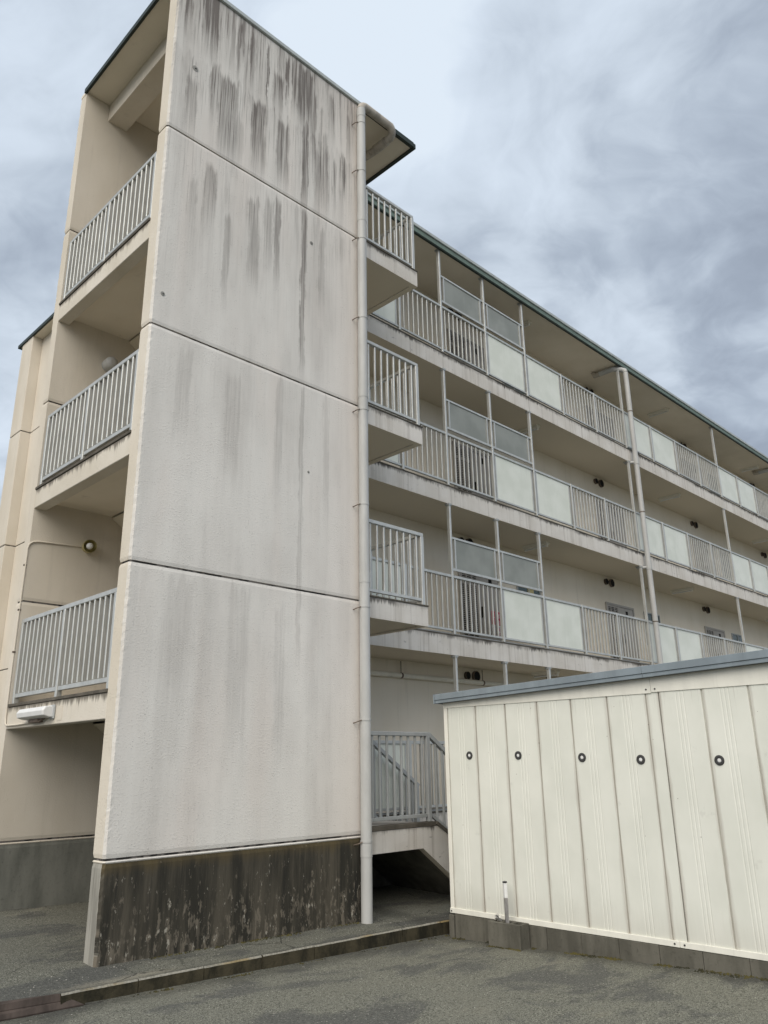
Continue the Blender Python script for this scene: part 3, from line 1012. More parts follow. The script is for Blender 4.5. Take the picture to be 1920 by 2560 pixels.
for fi, z in enumerate(FL):
    for u in range(4):
        xb = 8.22 + 5.6 * u
        if fi == 0 and u > 0:
            continue
        yw = YB - 0.001
        if fi > 0:
            d = inst('entrance_door', DFRM, ab, (xb + 0.03, yw, z))
            inst('shutter_frame', SHUT, d, (xb + 0.035, yw - 0.012, z + 0.004))
            lv = inst('louver', LOUV, d, (xb + 0.035, yw - 0.012, z + 0.004))
            lv['kind'] = 'stuff'
            inst('top_grille', GRIL, d, (xb + 0.035, yw - 0.012, z + 0.004))
            inst('shutter_void', SHBK, d, (xb + 0.035, yw - 0.016, z + 0.004))
            inst('leaf', LEAF, d, (xb + 0.59, yw - 0.004, z + 0.004))
            inst('handle', HAND, d, (xb + 0.64, yw - 0.024, z + 0.72))
            inst('peep_plate', SLOT, d, (xb + 0.92, yw - 0.024, z + 1.42))
            wn = inst('window', WFRM, ab, (xb + 1.94, yw, z))
            inst('pane', WPAN, wn, (xb + 1.94, yw, z))
        if fi == 1 and u == 0:
            # notices on the door: red field above white, with red strokes
            for q, x_ in enumerate((xb + 0.95, xb + 1.13)):
                st = MB().box(x_, x_ + 0.11, yw - 0.029, yw - 0.025, z + 0.36, z + 0.90).build('notice', 'white', d)
                MB().box(x_ + 0.002, x_ + 0.108, yw - 0.032, yw - 0.0292, z + 0.62, z + 0.895).build('notice_field', 'red', d)
                b_ = MB()
                rn = random.Random(5 + q)
                for c in range(2):
                    for r_ in range(5):
                        zz = z + 0.39 + c * 0.11 + r_ * 0.017
                        x0 = x_ + 0.03 + rn.uniform(0, 0.02)
                        b_.box(x0, x0 + rn.uniform(0.02, 0.05), yw - 0.031, yw - 0.0291, zz, zz + 0.009)
                b_.build('notice_text', 'red', d)
                b_ = MB()
                for c in range(2):
                    for r_ in range(5):
                        zz = z + 0.64 + c * 0.12 + r_ * 0.019
                        x0 = x_ + 0.025 + rn.uniform(0, 0.02)
                        b_.box(x0, x0 + rn.uniform(0.02, 0.05), yw - 0.035, yw - 0.0322, zz, zz + 0.009)
                b_.build('notice_text', 'white', d)
            MB().box(xb + 2.30, xb + 2.52, yw - 0.02, yw - 0.0125, z + 1.44, z + 1.55).build('sticker', 'yellow', wn)
        for q, (dx_, dz_) in enumerate(((0.0, 0.0), (0.26, 0.0))):
            vz = (FL[fi + 1] - HS if fi < 3 else EAVE) - 0.125
            v_ = inst('vent', VENR, ab, (xb - 0.07 + (5.55 - 5.6) * u * 0 + dx_ + 0.17, yw, vz + dz_))
            inst('vent_opening', VENT, v_, (xb - 0.07 + dx_ + 0.17, yw, vz + dz_))
            if q == 0:
                v_.scale = (0.74, 1, 0.74)

# service pipe on the ground floor corridor wall
sp_ = thing('service_pipe', 'cream horizontal service pipe along the ground floor corridor wall', 'pipe', (5.2, YB, 3.0))
MB().tube([(L + 0.2, YB - 0.07, 3.035), (13.0, YB - 0.07, 3.035)], 0.045, 12).build('pipe', 'lightbox', sp_, smooth=True)
for x in (4.2, 6.46, 8.72, 10.9):
    MB().tube([(x, YB - 0.07, 3.07), (x, YB - 0.07, FL[1] - HS)], 0.008, 6).build('hanger_rod', 'brack', sp_)
    MB().tube([(x - 0.02, YB - 0.07, 3.035), (x + 0.02, YB - 0.07, 3.035)], 0.05, 12).build('clip', 'brack', sp_)

# ------------------------------------------------------------------ railings
BAL = {}


def baluster(h, wx, wy, mat='alu'):
    key = (round(h, 3), wx, wy, mat)
    if key not in BAL:
        BAL[key] = MB().box(-wx / 2, wx / 2, -wy / 2, wy / 2, 0, h).mesh('baluster', mat, bevel=0.004)
    return BAL[key]


def corridor_railing(fi, label):
    z = FL[fi]
    t = thing('corridor_railing', label, 'railing', (XL + 0.05, F, z), 'corridor railings')
    yc = F + 0.02
    ztop = z + 1.04
    MB().box(XL + 0.04, XEND, yc - 0.032, yc + 0.028, ztop - 0.048, ztop).build('top_rail', 'alu', t, bevel=0.005)
    posts = [4.05, 5.46, 6.617, 7.982, 9.345] + [9.332 + 1.4008 * i for i in range(1, 15)]
    posts = [p for p in posts if p < XEND]
    full = [6.617, 7.982, 9.345, posts[7], posts[11], posts[15] if len(posts) > 15 else 99]
    zc = (FL[fi + 1] - HS if fi < 3 else EAVE)
    for p in posts[1:]:
        tall = any(abs(p - q) < 0.01 for q in full)
        MB().box(p - 0.024, p + 0.024, yc - 0.040, yc + 0.022, z + 0.019, (zc - 0.002) if tall else ztop + 0.002).build('post', 'alu', t, bevel=0.004)
        if tall:
            MB().box(p - 0.04, p + 0.04, yc - 0.05, yc + 0.04, zc - 0.035, zc - 0.001).build('post_head', 'alud', t)
    start = XL + 0.06
    for i, p in enumerate(posts[:-1]):
        a, b = max(p, start), posts[i + 1]
        if b <= start + 0.1:
            continue
        kind = 'G' if i == 0 else 'BBGG'[(i - 1) % 4]
        a2, b2 = (a + 0.024 if i else a), b - 0.024
        MB().box(a2, b2, yc - 0.02, yc + 0.016, z + 0.075, z + 0.112).build('bottom_rail', 'alu', t, bevel=0.003)
        MB().box(a2 + 0.001, b2 - 0.001, yc + 0.02, yc + 0.06, z + 0.02, z + 0.045).build('toe_bar', 'alud', t)
        if kind == 'B':
            nb = max(3, round((b - a) / 0.128) - 1)
            me = baluster(ztop - 0.048 - z - 0.112, 0.020, 0.032)
            for q in range(nb):
                inst('baluster', me, t, (a + (b - a) * (q + 1) / (nb + 1), yc, z + 0.112))
        else:
            mg = 0.075
            for xx in (a2 + mg - 0.03, b2 - mg):
                MB().box(xx, xx + 0.03, yc - 0.018, yc + 0.014, z + 0.113, ztop - 0.049).build('mullion', 'alu', t)
            MB().box(a2 + mg, b2 - mg, yc - 0.010, yc - 0.004, z + 0.1125, ztop - 0.0485).build('panel', 'frost', t)
    if fi > 0:
        for a, b in ((6.617, 7.982), (7.982, 9.345)):
            sc = MB().box(a + 0.024, b - 0.024, yc - 0.026, yc + 0.012, z + 1.125, z + 1.165).box(a + 0.024, b - 0.024, yc - 0.026, yc + 0.012, z + 1.690, z + 1.725).box(a + 0.10, a + 0.135, yc - 0.024, yc + 0.010, z + 1.1655, z + 1.6895).box(b - 0.135, b - 0.10, yc - 0.024, yc + 0.010, z + 1.1655, z + 1.6895).build('screen_frame', 'alu', t)
            MB().box(a + 0.135, b - 0.135, yc - 0.010, yc - 0.004, z + 1.165, z + 1.69).build('screen_pane', 'frost_shaded', sc)
    return t


names_f = ['ground floor corridor railing with frosted panels behind the entrance stair',
           'second floor corridor railing of bars and frosted panels just above the shed roof',
           'third floor corridor railing of bars and frosted panels, middle of three rows',
           'top floor corridor railing of bars and frosted panels under the green eave']
for fi in range(4):
    corridor_railing(fi, names_f[fi])

# railings across the open ends of the half landings
nm = ['lowest half landing railing above the white wall light on the tower front',
      'middle half landing railing across the stair tower opening',
      'highest half landing railing across the stair tower opening under the roof']
for i, zm in enumerate(MID):
    t = thing('half_landing_railing', nm[i], 'railing', (0.05, T, zm), 'half landing railings')
    y0, y1 = T + 0.012, W - 0.012
    zt = zm + 1.005
    MB().box(0.02, 0.075, y0 - 0.01, y1 + 0.01, zt - 0.05, zt).build('top_rail', 'alu', t, bevel=0.005)
    ps = [y0 + 0.04, (y0 + y1) / 2, y1 - 0.05]
    for p in ps:
        MB().box(0.012, 0.072, p - 0.024, p + 0.024, zm + 0.023, zt - 0.0505).build('post', 'alu', t, bevel=0.004)
    me = baluster(zt - 0.05 - zm - 0.135, 0.050, 0.026)
    for a, b in zip(ps[:-1], ps[1:]):
        MB().box(0.022, 0.066, a + 0.0245, b - 0.0245, zm + 0.09, zm + 0.135).build('bottom_rail', 'alu', t, bevel=0.003)
        nb = 9
        for q in range(nb):
            inst('baluster', me, t, (0.045, a + (b - a) * (q + 1) / (nb + 1), zm + 0.135))

# railings round the projecting floor landings
nm = ['entrance landing railing behind the drainpipe at ground floor level',
      'second floor landing railing beside the big grey tower wall',
      'third floor landing railing beside the big grey tower wall',
      'top floor landing railing beside the tower under its roof corner']
for i, z in enumerate(FL):
    rm = 'alud' if i == 0 else 'alu'
    t = thing('floor_landing_railing', nm[i], 'railing', (L, YL, z), 'floor landing railings')
    yr = YL + 0.045
    xr = XL - 0.06
    zt = z + 1.04 + (0.055 if i == 0 else 0)
    MB().box(L + 0.003, xr + 0.03, yr - 0.03, yr + 0.03, zt - 0.05, zt).build('top_rail', rm, t, bevel=0.005)
    MB().box(L + 0.003, xr - 0.0305, yr - 0.02, yr + 0.02, z + 0.075, z + 0.115).build('bottom_rail', rm, t, bevel=0.003)
    MB().box(xr - 0.03, xr + 0.03, yr - 0.035, yr + 0.025, z + 0.023, zt - 0.0505).build('post', rm, t, bevel=0.004)
    me = baluster(zt - 0.05 - z - 0.115, 0.028, 0.028, rm)
    nb = 9
    for q in range(nb):
        inst('baluster', me, t, (L + 0.10 + (xr - L - 0.13) * (q + 0.5) / nb, yr, z + 0.115))
    if i > 0:
        MB().box(xr - 0.028, xr + 0.028, yr + 0.0305, F - 0.01, zt - 0.05, zt - 0.001).build('top_rail', rm, t, bevel=0.005)
        MB().box(xr - 0.018, xr + 0.018, yr + 0.0305, F - 0.01, z + 0.0755, z + 0.1145).build('bottom_rail', rm, t, bevel=0.003)
        nb = 10
        for q in range(nb):
            inst('baluster', me, t, (xr, yr + (F - yr) * (q + 1) / (nb + 1), z + 0.115))

# stair handrails of the entrance flight
z0 = FL[0]
nm = ['near sloping handrail of the entrance stair, mostly hidden by the shed', 'far sloping handrail of the entrance stair seen through the landing bars']
for q, (yy, xs0, xs1) in enumerate(((YL + 0.045, XL - 0.03, 5.95), (1.36, XL + 0.08, 5.50))):
    t = thing('stair_handrail', nm[q], 'railing', (xs0, yy, z0), 'stair handrails')
    zt = z0 + 1.07
    sl = 0.655
    MB().bar((xs0, yy, zt), (xs1, yy, zt - sl * (xs1 - xs0)), 0.055, 0.05).build('top_rail', 'alud', t)
    MB().bar((xs0 + 0.03, yy, z0 + 0.09), (xs1, yy, z0 + 0.09 - sl * (xs1 - xs0 - 0.03)), 0.035, 0.04).build('bottom_rail', 'alud', t)
    nb = int((xs1 - xs0) / 0.125)
    me = baluster(0.93, 0.028, 0.028, 'alud')
    for i in range(1, nb):
        x = xs0 + (xs1 - xs0) * i / nb
        inst('baluster', me, t, (x, yy, z0 + 0.11 - sl * (x - xs0)))
    MB().box(xs1 - 0.07, xs1 - 0.01, yy - 0.03, yy + 0.03, zt - sl * (xs1 - xs0) - 1.05, zt - sl * (xs1 - xs0 - 0.04) - 0.02).build('post', 'alud', t)

# ------------------------------------------------------------------ drainpipes
def arc(c, a, b, n=6):
    """quarter bend from direction a to direction b around centre c"""
    return [Vector(c) + Vector(a) * math.cos(math.pi / 2 * i / n) + Vector(b) * math.sin(math.pi / 2 * i / n) for i in range(n + 1)]


dp = thing('drainpipe', 'thick grey drainpipe running full height down the tower corner', 'drainpipe', (3.07, -0.085, -0.08))
PX, PY, PR = 3.072, -0.082, 0.064
MB().tube([(PX, PY, -0.10), (PX, PY, 11.08)], PR, 20).build('pipe', 'pipe', dp, smooth=True)
bend = arc((PX + 0.1, PY, 11.08), (-0.1, 0, 0), (0, 0, 0.1))
hz = [(3.70, PY, 11.18)] + [Vector((3.70, PY, 11.18)) + Vector((0.1 * math.sin(math.pi / 2 * i / 6), 0.1 * (1 - math.cos(math.pi / 2 * i / 6)), -0.10 * i / 6)) for i in range(1, 7)]
MB().tube(bend + hz + [(3.80, 0.42, 11.07)], PR * 0.98, 18).build('top_bend', 'pipedirty', dp, smooth=True)
MB().tube([(3.80, 0.10, 11.078), (3.80, 0.36, 11.075)], PR * 1.12, 18).build('socket', 'pipedirty', dp, smooth=True)
MB().tube([(3.80, 0.42, 11.07), (3.80, 0.60, 11.09), (3.80, 0.66, 11.24)], PR * 1.0, 18).build('outlet', 'pipedirty', dp, smooth=True)
for z in (10.98, 9.10, 6.30, 3.78, 0.66):
    MB().tube([(PX, PY, z - 0.06), (PX, PY, z + 0.07)], PR * 1.06, 20).build('socket', 'pipe', dp, smooth=True)
for z in (10.80, 9.92, 8.74, 7.45, 6.06, 4.74, 3.42, 2.08, 0.76):
    br = MB().tube([(PX, PY, z - 0.010), (PX, PY, z + 0.010)], PR * 1.09, 20).build('bracket', 'pipe', dp, smooth=True)
    MB().tube([(PX - 0.06, PY - 0.01, z), (PX - 0.10, PY + 0.02, z - 0.02), (PX - 0.115, 0.003, z - 0.035)], 0.007, 6).build('bracket_pin', 'brack', br)
MB().box(PX - 0.12, PX + 0.13, PY - 0.12, PY + 0.08, -0.20, -0.075).build('footing', 'cement', dp, bevel=0.012)


def corridor_pipe(X, label, visible_full=True):
    t = thing('corridor_drainpipe', label, 'drainpipe', (X, F - 0.13, 0), 'corridor drainpipes')
    y = F - 0.135
    pr = 0.062
    MB().tube([(X, y, 0.0), (X, y, 11.0)], pr, 18).build('pipe', 'pipe', t, smooth=True)
    MB().tube([(X, y, 11.0), (X, y + 0.02, 11.06), (X - 0.03, y + 0.09, 11.10), (X - 0.2, y + 0.22, 11.11), (X - 0.25, y + 0.60, 11.09)], pr * 1.06, 16).build('top_bend', 'pipe', t, smooth=True)
    MB().tube([(X - 0.25, y + 0.58, 11.09), (X - 0.25, y + 0.72, 11.09), (X - 0.25, y + 0.76, 11.20)], pr * 1.1, 16).build('outlet', 'pipedirty', t, smooth=True)
    for z in FL[1:]:
        MB().tube([(X, y, z - 0.42), (X, y, z - 0.22)], pr * 1.12, 18).build('socket', 'pipe', t, smooth=True)
        MB().tube([(X, y, z - 0.36), (X - 0.06, y + 0.08, z - 0.36), (X - 0.10, y + 0.22, z - 0.36), (X - 0.10, y + 0.26, z - 0.30)], 0.034, 10).build('branch', 'pipe', t, smooth=True)
        MB().tube([(X, y, z + 0.99), (X, y, z + 1.01)], pr * 1.08, 18).build('bracket', 'brack', t)
    return t


corridor_pipe(13.66, 'slim grey drainpipe in front of the corridors at mid facade')
corridor_pipe(24.3, 'far grey drainpipe outlet under the eave at the right picture edge')

# ------------------------------------------------------------------ lamps
LBASE = MB().prism([(-0.065, 0.0), (0.065, 0.0), (0.05, -0.058), (-0.05, -0.058)], 'y', -0.30, 0.30).mesh('housing', 'lightbox')
LTUBE = MB().tube([(0, -0.26, -0.088), (0, 0.26, -0.088)], 0.016, 10).mesh('tube', 'white', smooth=True)
LSOCK = MB().box(-0.022, 0.022, -0.0125, 0.0125, -0.112, -0.057).mesh('socket', 'lightbox')
flo = ['ground floor', 'second floor', 'third floor', 'top floor']
orden = ['nearest the stair tower', 'just right of the mid facade drainpipe', 'farthest along at the right picture edge']
for fi in range(4):
    zc = (FL[fi + 1] - HS + 0.02) if fi < 3 else EAVE
    for q, x in enumerate((10.1, 16.9, 23.6)):
        if fi == 0 and q:
            continue
        t = thing('ceiling_light', 'fluorescent light on the %s corridor ceiling, %s' % (flo[fi], orden[q]), 'ceiling light', (x, 2.06, zc), 'corridor ceiling lights')
        inst('housing', LBASE, t, (x, 2.06, zc))
        inst('tube', LTUBE, t, (x, 2.06, zc))
        for s in (-0.275, 0.275):
            inst('lamp_holder', LSOCK, t, (x, 2.06 + s, zc))

# bare bulb in a yellowed collar on the tower's inner wall
wl = thing('wall_lamp', 'yellowed wall lamp with bare bulb above the lowest half landing', 'lamp', (0.72, W, 4.30))
MB().tube([(0.72, W, 4.30), (0.72, W - 0.03, 4.30)], 0.07, 18).build('base', 'yellow', wl, smooth=True)
MB().tube([(0.72, W - 0.03, 4.30), (0.71, W - 0.07, 4.295), (0.70, W - 0.13, 4.288), (0.695, W - 0.15, 4.285)], [0.055, 0.078, 0.085, 0.082], 18, cap=False).build('collar', 'yellow', wl, smooth=True)
MB().tube([(0.715, W - 0.03, 4.30), (0.70, W - 0.10, 4.29), (0.69, W - 0.14, 4.285), (0.685, W - 0.18, 4.283), (0.683, W - 0.195, 4.282)], [0.02, 0.03, 0.042, 0.034, 0.012], 14).build('bulb', 'white', wl, smooth=True)
# dome lamp one level higher
wl = thing('dome_lamp', 'white dome lamp half hidden behind the middle half landing railing', 'lamp', (0.74, W, 6.92))
MB().tube([(0.74, W, 6.92), (0.74, W - 0.03, 6.92)], 0.085, 18).build('base', 'alud', wl, smooth=True)
MB().tube([(0.74, W - 0.03, 6.92), (0.74, W - 0.13, 6.92), (0.74, W - 0.165, 6.92), (0.74, W - 0.18, 6.92)], [0.088, 0.088, 0.078, 0.03], 18).build('globe', 'pipe', wl, smooth=True)
# wedge shaped wall light on the lowest beam
fl = thing('wall_light', 'white wedge-shaped wall light on the beam over the tower passage', 'wall light', (0, 1.75, 2.12))
b_ = MB()
prof = [(-0.005, 2.195), (-0.035, 2.215), (-0.105, 2.205), (-0.135, 2.165), (-0.125, 2.115), (-0.06, 2.095), (-0.005, 2.095)]
rings = []
for y, s in ((1.345, 0.90), (1.36, 1.0), (2.02, 1.0), (2.03, 0.92)):
    rings.append([(x * s, y, 2.15 + (z - 2.15) * s) for x, z in prof])
nn = len(prof)
vv = [q for r_ in rings for q in r_]
ff = []
for i in range(3):
    for j in range(nn):
        ff.append((i * nn + j, i * nn + (j + 1) % nn, (i + 1) * nn + (j + 1) % nn, (i + 1) * nn + j))
ff += [tuple(range(nn - 1, -1, -1)), tuple(range(3 * nn, 4 * nn))]
b_.add(vv, ff).build('diffuser', 'white', fl, bevel=0.004)
MB().box(-0.022, -0.001, 1.325, 1.43, 2.08, 2.222).build('back_plate', 'alud', fl, bevel=0.006)
MB().box(-0.06, -0.001, 1.62, 1.86, 2.058, 2.094).build('bracket', 'brack', fl, bevel=0.004)
MB().tube([(-0.05, 1.60, 2.06), (-0.03, 1.52, 2.10)], 0.012, 8).build('stay', 'brack', fl)
MB().box(-0.004, 0.0, 1.16, 1.26, 2.06, 2.20).build('cover_plate', 'beige', fl)
# conduit
cd = thing('conduit', 'thin beige conduit from the bare bulb lamp down the tower edge to the wall light', 'conduit', (0, W, 2.1))
MB().tube([(0.66, W - 0.012, 4.295), (0.10, W - 0.012, 4.262), (0.03, W - 0.012, 4.245), (-0.006, W - 0.012, 4.21), (-0.016, W - 0.006, 4.16),
           (-0.016, W + 0.012, 3.2), (-0.016, W + 0.012, 2.16), (-0.016, W - 0.004, 2.085), (-0.016, W - 0.05, 2.062), (-0.016, 2.3, 2.060), (-0.02, 1.84, 2.068)], 0.010, 8).build('tube', 'beige', cd, smooth=True)
for z in (3.95, 3.4, 2.9):
    MB().box(-0.032, 0.0, W + 0.0, W + 0.03, z - 0.010, z + 0.010).build('clip', 'brack', cd)

# ------------------------------------------------------------------ storage shed
SX, SY = 3.70, -0.755
SE = -6.02
sh = thing('storage_shed', 'cream steel storage shed with blue-grey roof edge on concrete blocks', 'shed', (SX, SY, 0.03))
PW = 0.4155


def panel_mesh(wd):
    # profile along -y; small seam recess at both edges, three fine grooves in the middle
    c = wd / 2
    pr = [(0.0, 0.016), (0.003, 0.016), (0.007, 0.002), (0.012, 0.0)]
    for q in (-0.036, 0.0, 0.036):
        pr += [(c + q - 0.008, 0.0), (c + q, 0.0035), (c + q + 0.008, 0.0)]
    pr += [(wd - 0.012, 0.0), (wd - 0.007, 0.002), (wd - 0.003, 0.016), (wd, 0.016)]
    b_ = MB()
    n = len(pr)
    z0, z1 = 0.080, 2.20
    for z in (z0, z1):
        b_.v += [(SX + d, -t, z) for t, d in pr]
    b_.v += [(SX + 0.03, 0, z0), (SX + 0.03, -wd, z0), (SX + 0.03, 0, z1), (SX + 0.03, -wd, z1)]
    for i in range(n - 1):
        b_.f.append((i, i + 1, n + i + 1, n + i))
    b_.f.append((2 * n, 2 * n + 1, 2 * n + 3, 2 * n + 2))
    return b_.mesh('wall_panel', 'shed', (SX, 0, 0))


PM = panel_mesh(PW)
ycur = SY - 0.052
MB().box(SX - 0.006, SX + 0.05, SY - 0.050, SY, 0.03, 2.20).build('corner_post', 'cream', sh, bevel=0.003)
ysplit = SY - 0.052 - 6 * PW
for i in range(6):
    inst('wall_panel', PM, sh, (SX, ycur, 0))
    ycur -= PW
MB().box(SX + 0.004, SX + 0.03, ycur - 0.126, ycur - 0.003, 0.07, 2.20).build('middle_post', 'shed', sh, bevel=0.002)
ycur -= 0.13
for i in range(6):
    inst('wall_panel', PM, sh, (SX, ycur, 0))
    ycur -= PW
SE = ycur - 0.05
MB().box(SX - 0.006, SX + 0.05, SE, ycur - 0.002, 0.03, 2.20).build('corner_post', 'cream', sh, bevel=0.003)
ymid = -3.365


def zroof(y):
    return 2.250 + 0.031 * (SY + 0.12 - y)          # lower edge of the fascia


for a, b in ((SY + 0.002, ymid + 0.0015), (ymid - 0.0015, SE)):
    # header and bottom rail in two lengths
    MB().prism([(a, 2.196), (b, 2.188), (b, zroof(b) + 0.02), (a, zroof(a) + 0.02)], 'x', SX - 0.010, SX + 0.028).build('header_panel', 'cream', sh, bevel=0.002)
    MB().box(SX - 0.014, SX + 0.028, b, a, 0.034, 0.083).build('base_rail', 'cream', sh, bevel=0.002)
BOLT = MB().tube([(0, 0, 0), (-0.006, 0, 0)], 0.008, 8).mesh('bolt', 'rubber')
for dy in (0.045, -0.045):
    inst('bolt', BOLT, sh, (SX - 0.010, ymid + dy, 2.225))
    inst('bolt', BOLT, sh, (SX - 0.014, ymid + dy, 0.060))
inst('bolt', BOLT, sh, (SX - 0.014, SY - 0.02, 0.055))
# other walls
DX = 2.3
MB().box(SX + 0.05, SX + DX, SY - 0.03, SY, 0.03, 2.30).build('end_wall', 'cream', sh)
MB().box(SX + DX, SX + DX + 0.03, SE, SY, 0.03, 2.30).build('back_wall', 'cream', sh)
MB().box(SX + 0.05, SX + DX, SE, SE + 0.03, 0.03, 2.36).build('end_wall', 'cream', sh)
MB().box(SX + 0.03, SX + DX, SE + 0.03, SY - 0.03, 0.02, 0.06).build('floor', 'cream', sh)
# roof with stepped fascia
ra, rb = SY + 0.052, SE - 0.10
b_ = MB().prism([(ra, zroof(ra) + 0.07), (rb, zroof(rb) + 0.07), (rb, zroof(rb) + 0.088), (ra, zroof(ra) + 0.088)], 'x', SX - 0.08, SX + DX + 0.1)
rfs = b_.build('roof', 'bluef', sh)
for a, b in ((ra + 0.002, ymid + 0.03), (ymid + 0.028, rb)):
    MB().prism([(a, zroof(a) + 0.034), (b, zroof(b) + 0.034), (b, zroof(b) + 0.102), (a, zroof(a) + 0.102)], 'x', SX - 0.098, SX - 0.081).build('fascia', 'bluef', rfs, bevel=0.003)
    MB().prism([(a, zroof(a) - 0.004), (b, zroof(b) - 0.004), (b, zroof(b) + 0.0335), (a, zroof(a) + 0.0335)], 'x', SX - 0.088, SX - 0.070).build('fascia_lip', 'bluef', rfs, bevel=0.003)
    MB().prism([(a, zroof(a) - 0.003), (b, zroof(b) - 0.003), (b, zroof(b) + 0.001), (a, zroof(a) + 0.001)], 'x', SX - 0.0695, SX - 0.011).build('fascia_underside', 'rubber', rfs)
MB().prism([(SX - 0.1, zroof(ra) - 0.004), (SX + DX + 0.1, zroof(ra) - 0.004), (SX + DX + 0.1, zroof(ra) + 0.102), (SX - 0.1, zroof(ra) + 0.102)], 'y', ra + 0.0025, ra + 0.02).build('fascia', 'bluef', rfs)
# rubber washers
RING = MB()
NS = 28
for i in range(NS):
    a0, a1 = 2 * math.pi * i / NS, 2 * math.pi * (i + 1) / NS
    pr = [(0.020, 0.0), (0.020, -0.008), (0.026, -0.011), (0.040, -0.009), (0.044, -0.004), (0.044, 0.0)]
    for j in range(len(pr) - 1):
        (ra_, xa), (rb_, xb_) = pr[j], pr[j + 1]
        RING.add([(xa, ra_ * math.cos(a0), ra_ * math.sin(a0)), (xa, ra_ * math.cos(a1), ra_ * math.sin(a1)), (xb_, rb_ * math.cos(a1), rb_ * math.sin(a1)), (xb_, rb_ * math.cos(a0), rb_ * math.sin(a0))], [(0, 1, 2, 3)])
RING = RING.mesh('rubber_washer', 'rubber', smooth=True)
CAP = MB().tube([(0, 0, 0), (-0.003, 0, 0), (-0.006, 0, 0)], [0.019, 0.019, 0.012], 16).mesh('washer_cap', 'white', smooth=True)
for y, z in ((-1.112, 1.662), (-1.779, 1.651), (-2.553, 1.618), (-3.183, 1.589), (-3.927, 1.573), (-4.68, 1.555)):
    q = inst('rubber_washer', RING, sh, (SX - 0.0005, y, z))
    inst('washer_cap', CAP, q, (SX - 0.0005, y, z))

# block footing
ft = thing('shed_footing', 'row of grey concrete footing blocks under the cream shed', 'footing', (SX, SY, -0.1))
rk = random.Random(11)
yb = SY + 0.012
i = 0
while yb > SE - 0.1:
    ln = 0.07 if i == 0 else 0.392
    dxx = rk.uniform(-0.004, 0.004) - (0.03 if i == 0 else 0.012)
    MB().box(SX + dxx, SX + 0.18 if i else SX + 0.6, yb - ln + 0.003, yb, -0.42, 0.031 - (0.012 if i == 0 else 0) + rk.uniform(-0.003, 0.0)).build('block', 'block', ft, bevel=0.005)
    yb -= ln
    i += 1

# loose block with stake and scrap
hb = thing('hollow_block', 'hollow concrete block standing against the shed footing and holding a stake', 'concrete block', (3.56, -1.6, -0.15))
zb0, zt0 = -0.30, 0.052
xa, xb2 = 3.505, 3.672
MB().box(xa, xa + 0.032, -1.80, -1.405, zb0, zt0).build('face', 'block', hb, bevel=0.005)
MB().box(xb2 - 0.032, xb2, -1.80, -1.405, zb0, zt0 - 0.002).build('face', 'block', hb, bevel=0.005)
for y0, y1 in ((-1.7985, -1.768), (-1.685, -1.645), (-1.555, -1.52), (-1.4365, -1.4065)):
    MB().box(xa + 0.0325, xb2 - 0.0325, y0, y1, zb0 + 0.002, zt0 - 0.004).build('web', 'block', hb)
MB().box(xa + 0.033, xb2 - 0.033, -1.767, -1.438, zb0 + 0.003, zt0 - 0.10).build('fill', 'pave', hb)
stk = thing('stake', 'short scuffed square steel stake standing in the hollow block', 'stake', (3.575, -1.60, -0.1))
MB().bar((3.575, -1.605, -0.1), (3.58, -1.598, 0.27), 0.034, 0.034).build('shaft', 'steelpost', stk, bevel=0.003)
MB().bar((3.58, -1.598, 0.2705), (3.582, -1.594, 0.408), 0.033, 0.033).build('painted_tip', 'white', stk, bevel=0.003)
MB().bar((3.582, -1.594, 0.4085), (3.582, -1.594, 0.425), 0.036, 0.036).build('cap', 'rubber', stk, bevel=0.003)
scr = MB()
rk = random.Random(2)
gv = []
for i in range(7):
    for j in range(5):
        a = (i / 6 - 0.5)
        gv.append((3.60 + rk.uniform(-.012, .012) + 0.03 * math.cos(j), -1.485 + a * 0.075 + rk.uniform(-.006, .006), zt0 - 0.01 + j * 0.02 * (1 - abs(a) * 0.8) + rk.uniform(-.004, .004)))
for i in range(6):
    for j in range(4):
        scr.f.append((i * 5 + j, (i + 1) * 5 + j, (i + 1) * 5 + j + 1, i * 5 + j + 1))
scr.v = gv
o = scr.build('foil_scrap', 'paper')
tag(o, 'small crumpled pale scrap on the hollow block beside the stake', 'litter')

# ------------------------------------------------------------------ grit and moss
g = MB()
rk = random.Random(21)


def pebble(x, y, z, s):
    vs = []
    for (a, b, c) in ((1, 0, 0), (-1, 0, 0), (0, 1, 0), (0, -1, 0), (0, 0, 1), (0, 0, -1)):
        q = s * rk.uniform(0.6, 1.2)
        vs.append((x + a * q, y + b * q, z + c * q * 0.6))
    g.add(vs, [(0, 2, 4), (2, 1, 4), (1, 3, 4), (3, 0, 4), (2, 0, 5), (1, 2, 5), (3, 1, 5), (0, 3, 5)])


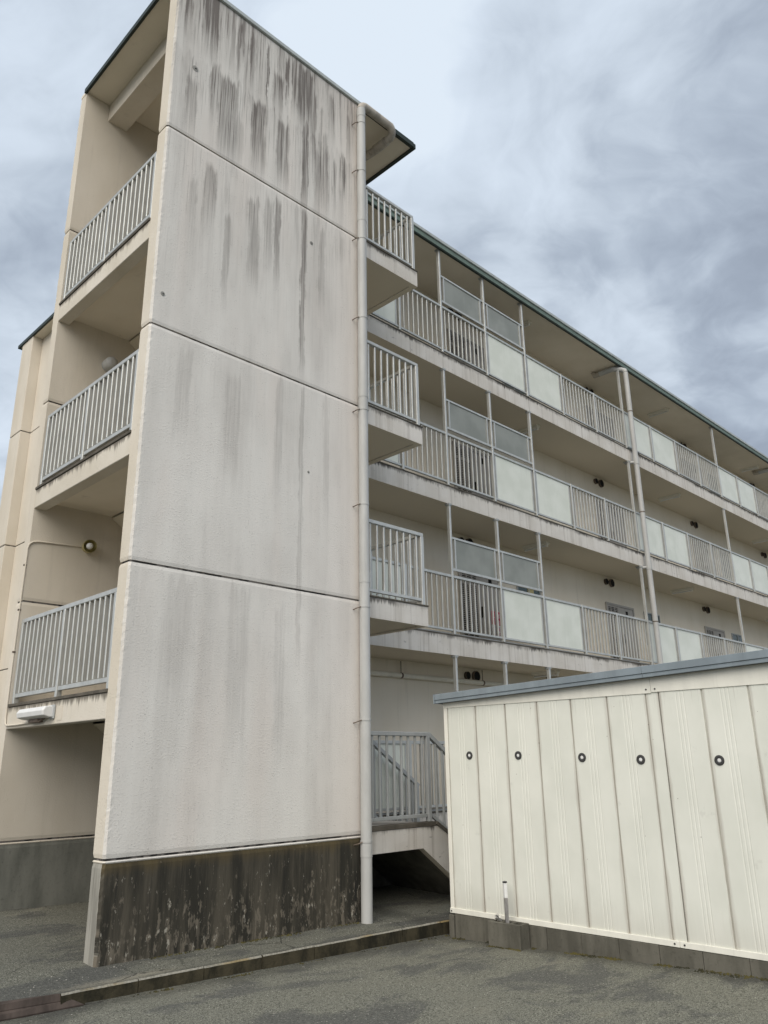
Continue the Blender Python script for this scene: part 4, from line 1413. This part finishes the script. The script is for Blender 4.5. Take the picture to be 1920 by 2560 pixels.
for i in range(420):
    x, y = rk.uniform(-1.8, 3.6), rk.uniform(-3.9, -0.66)
    pebble(x, y, z_park(x, y) + 0.002, rk.choice((0.003, 0.004, 0.005, 0.007)))
for i in range(160):
    x, y = rk.uniform(-1.5, 4.2), rk.uniform(-0.5, -0.05)
    if y < pave_edge(x) + 0.02:
        continue
    pebble(x, y, z_pave(x, y) + 0.003, rk.choice((0.003, 0.004, 0.006, 0.009)))
for i in range(60):
    x, y = rk.uniform(-0.6, 3.3), rk.uniform(0.3, 2.4)
    pebble(x, y, z_pave(x, y) + 0.003, rk.choice((0.003, 0.004, 0.006)))
o = g.build('grit', 'stone')
o['kind'] = 'stuff'

g = MB()


def tuft(x, y, z, s):
    n = 5
    c = (x, y, z + s * rk.uniform(0.4, 0.9))
    ring = [(x + s * rk.uniform(0.6, 1.3) * math.cos(6.28 * i / n), y + s * rk.uniform(0.6, 1.3) * math.sin(6.28 * i / n), z - 0.004) for i in range(n)]
    g.add(ring + [c], [(i, (i + 1) % n, n) for i in range(n)])


for i in range(900):
    y = -0.8 - abs(rk.random()) * 4.2
    d = noise.noise(Vector((y * 2.2, 3, 1))) + (0.45 if y < -3.5 else 0.0)
    if d < -0.12:
        continue
    x = SX - 0.018 - rk.random() ** 2 * (0.05 + max(0, d) * 0.10)
    if -1.82 < y < -1.39:
        x = 3.503 - rk.random() ** 2 * 0.03
    tuft(x, y, z_park(x, y), rk.uniform(0.007, 0.022))
for i in range(420):
    x = rk.uniform(0.0, 3.0)
    d = noise.noise(Vector((x * 2.0, 9, 1)))
    if d < -0.05:
        continue
    y = -0.004 - rk.random() ** 2 * 0.06
    tuft(x, y, z_pave(x, y), rk.uniform(0.006, 0.018))
for i in range(260):
    x = rk.uniform(-0.3, 3.8)
    if noise.noise(Vector((x * 2.5, 19, 1))) < 0.05:
        continue
    y = -0.645 - rk.random() ** 2 * 0.03
    tuft(x, y, z_park(x, y) + 0.004, rk.uniform(0.005, 0.014))
o = g.build('moss', 'moss')
o['kind'] = 'stuff'
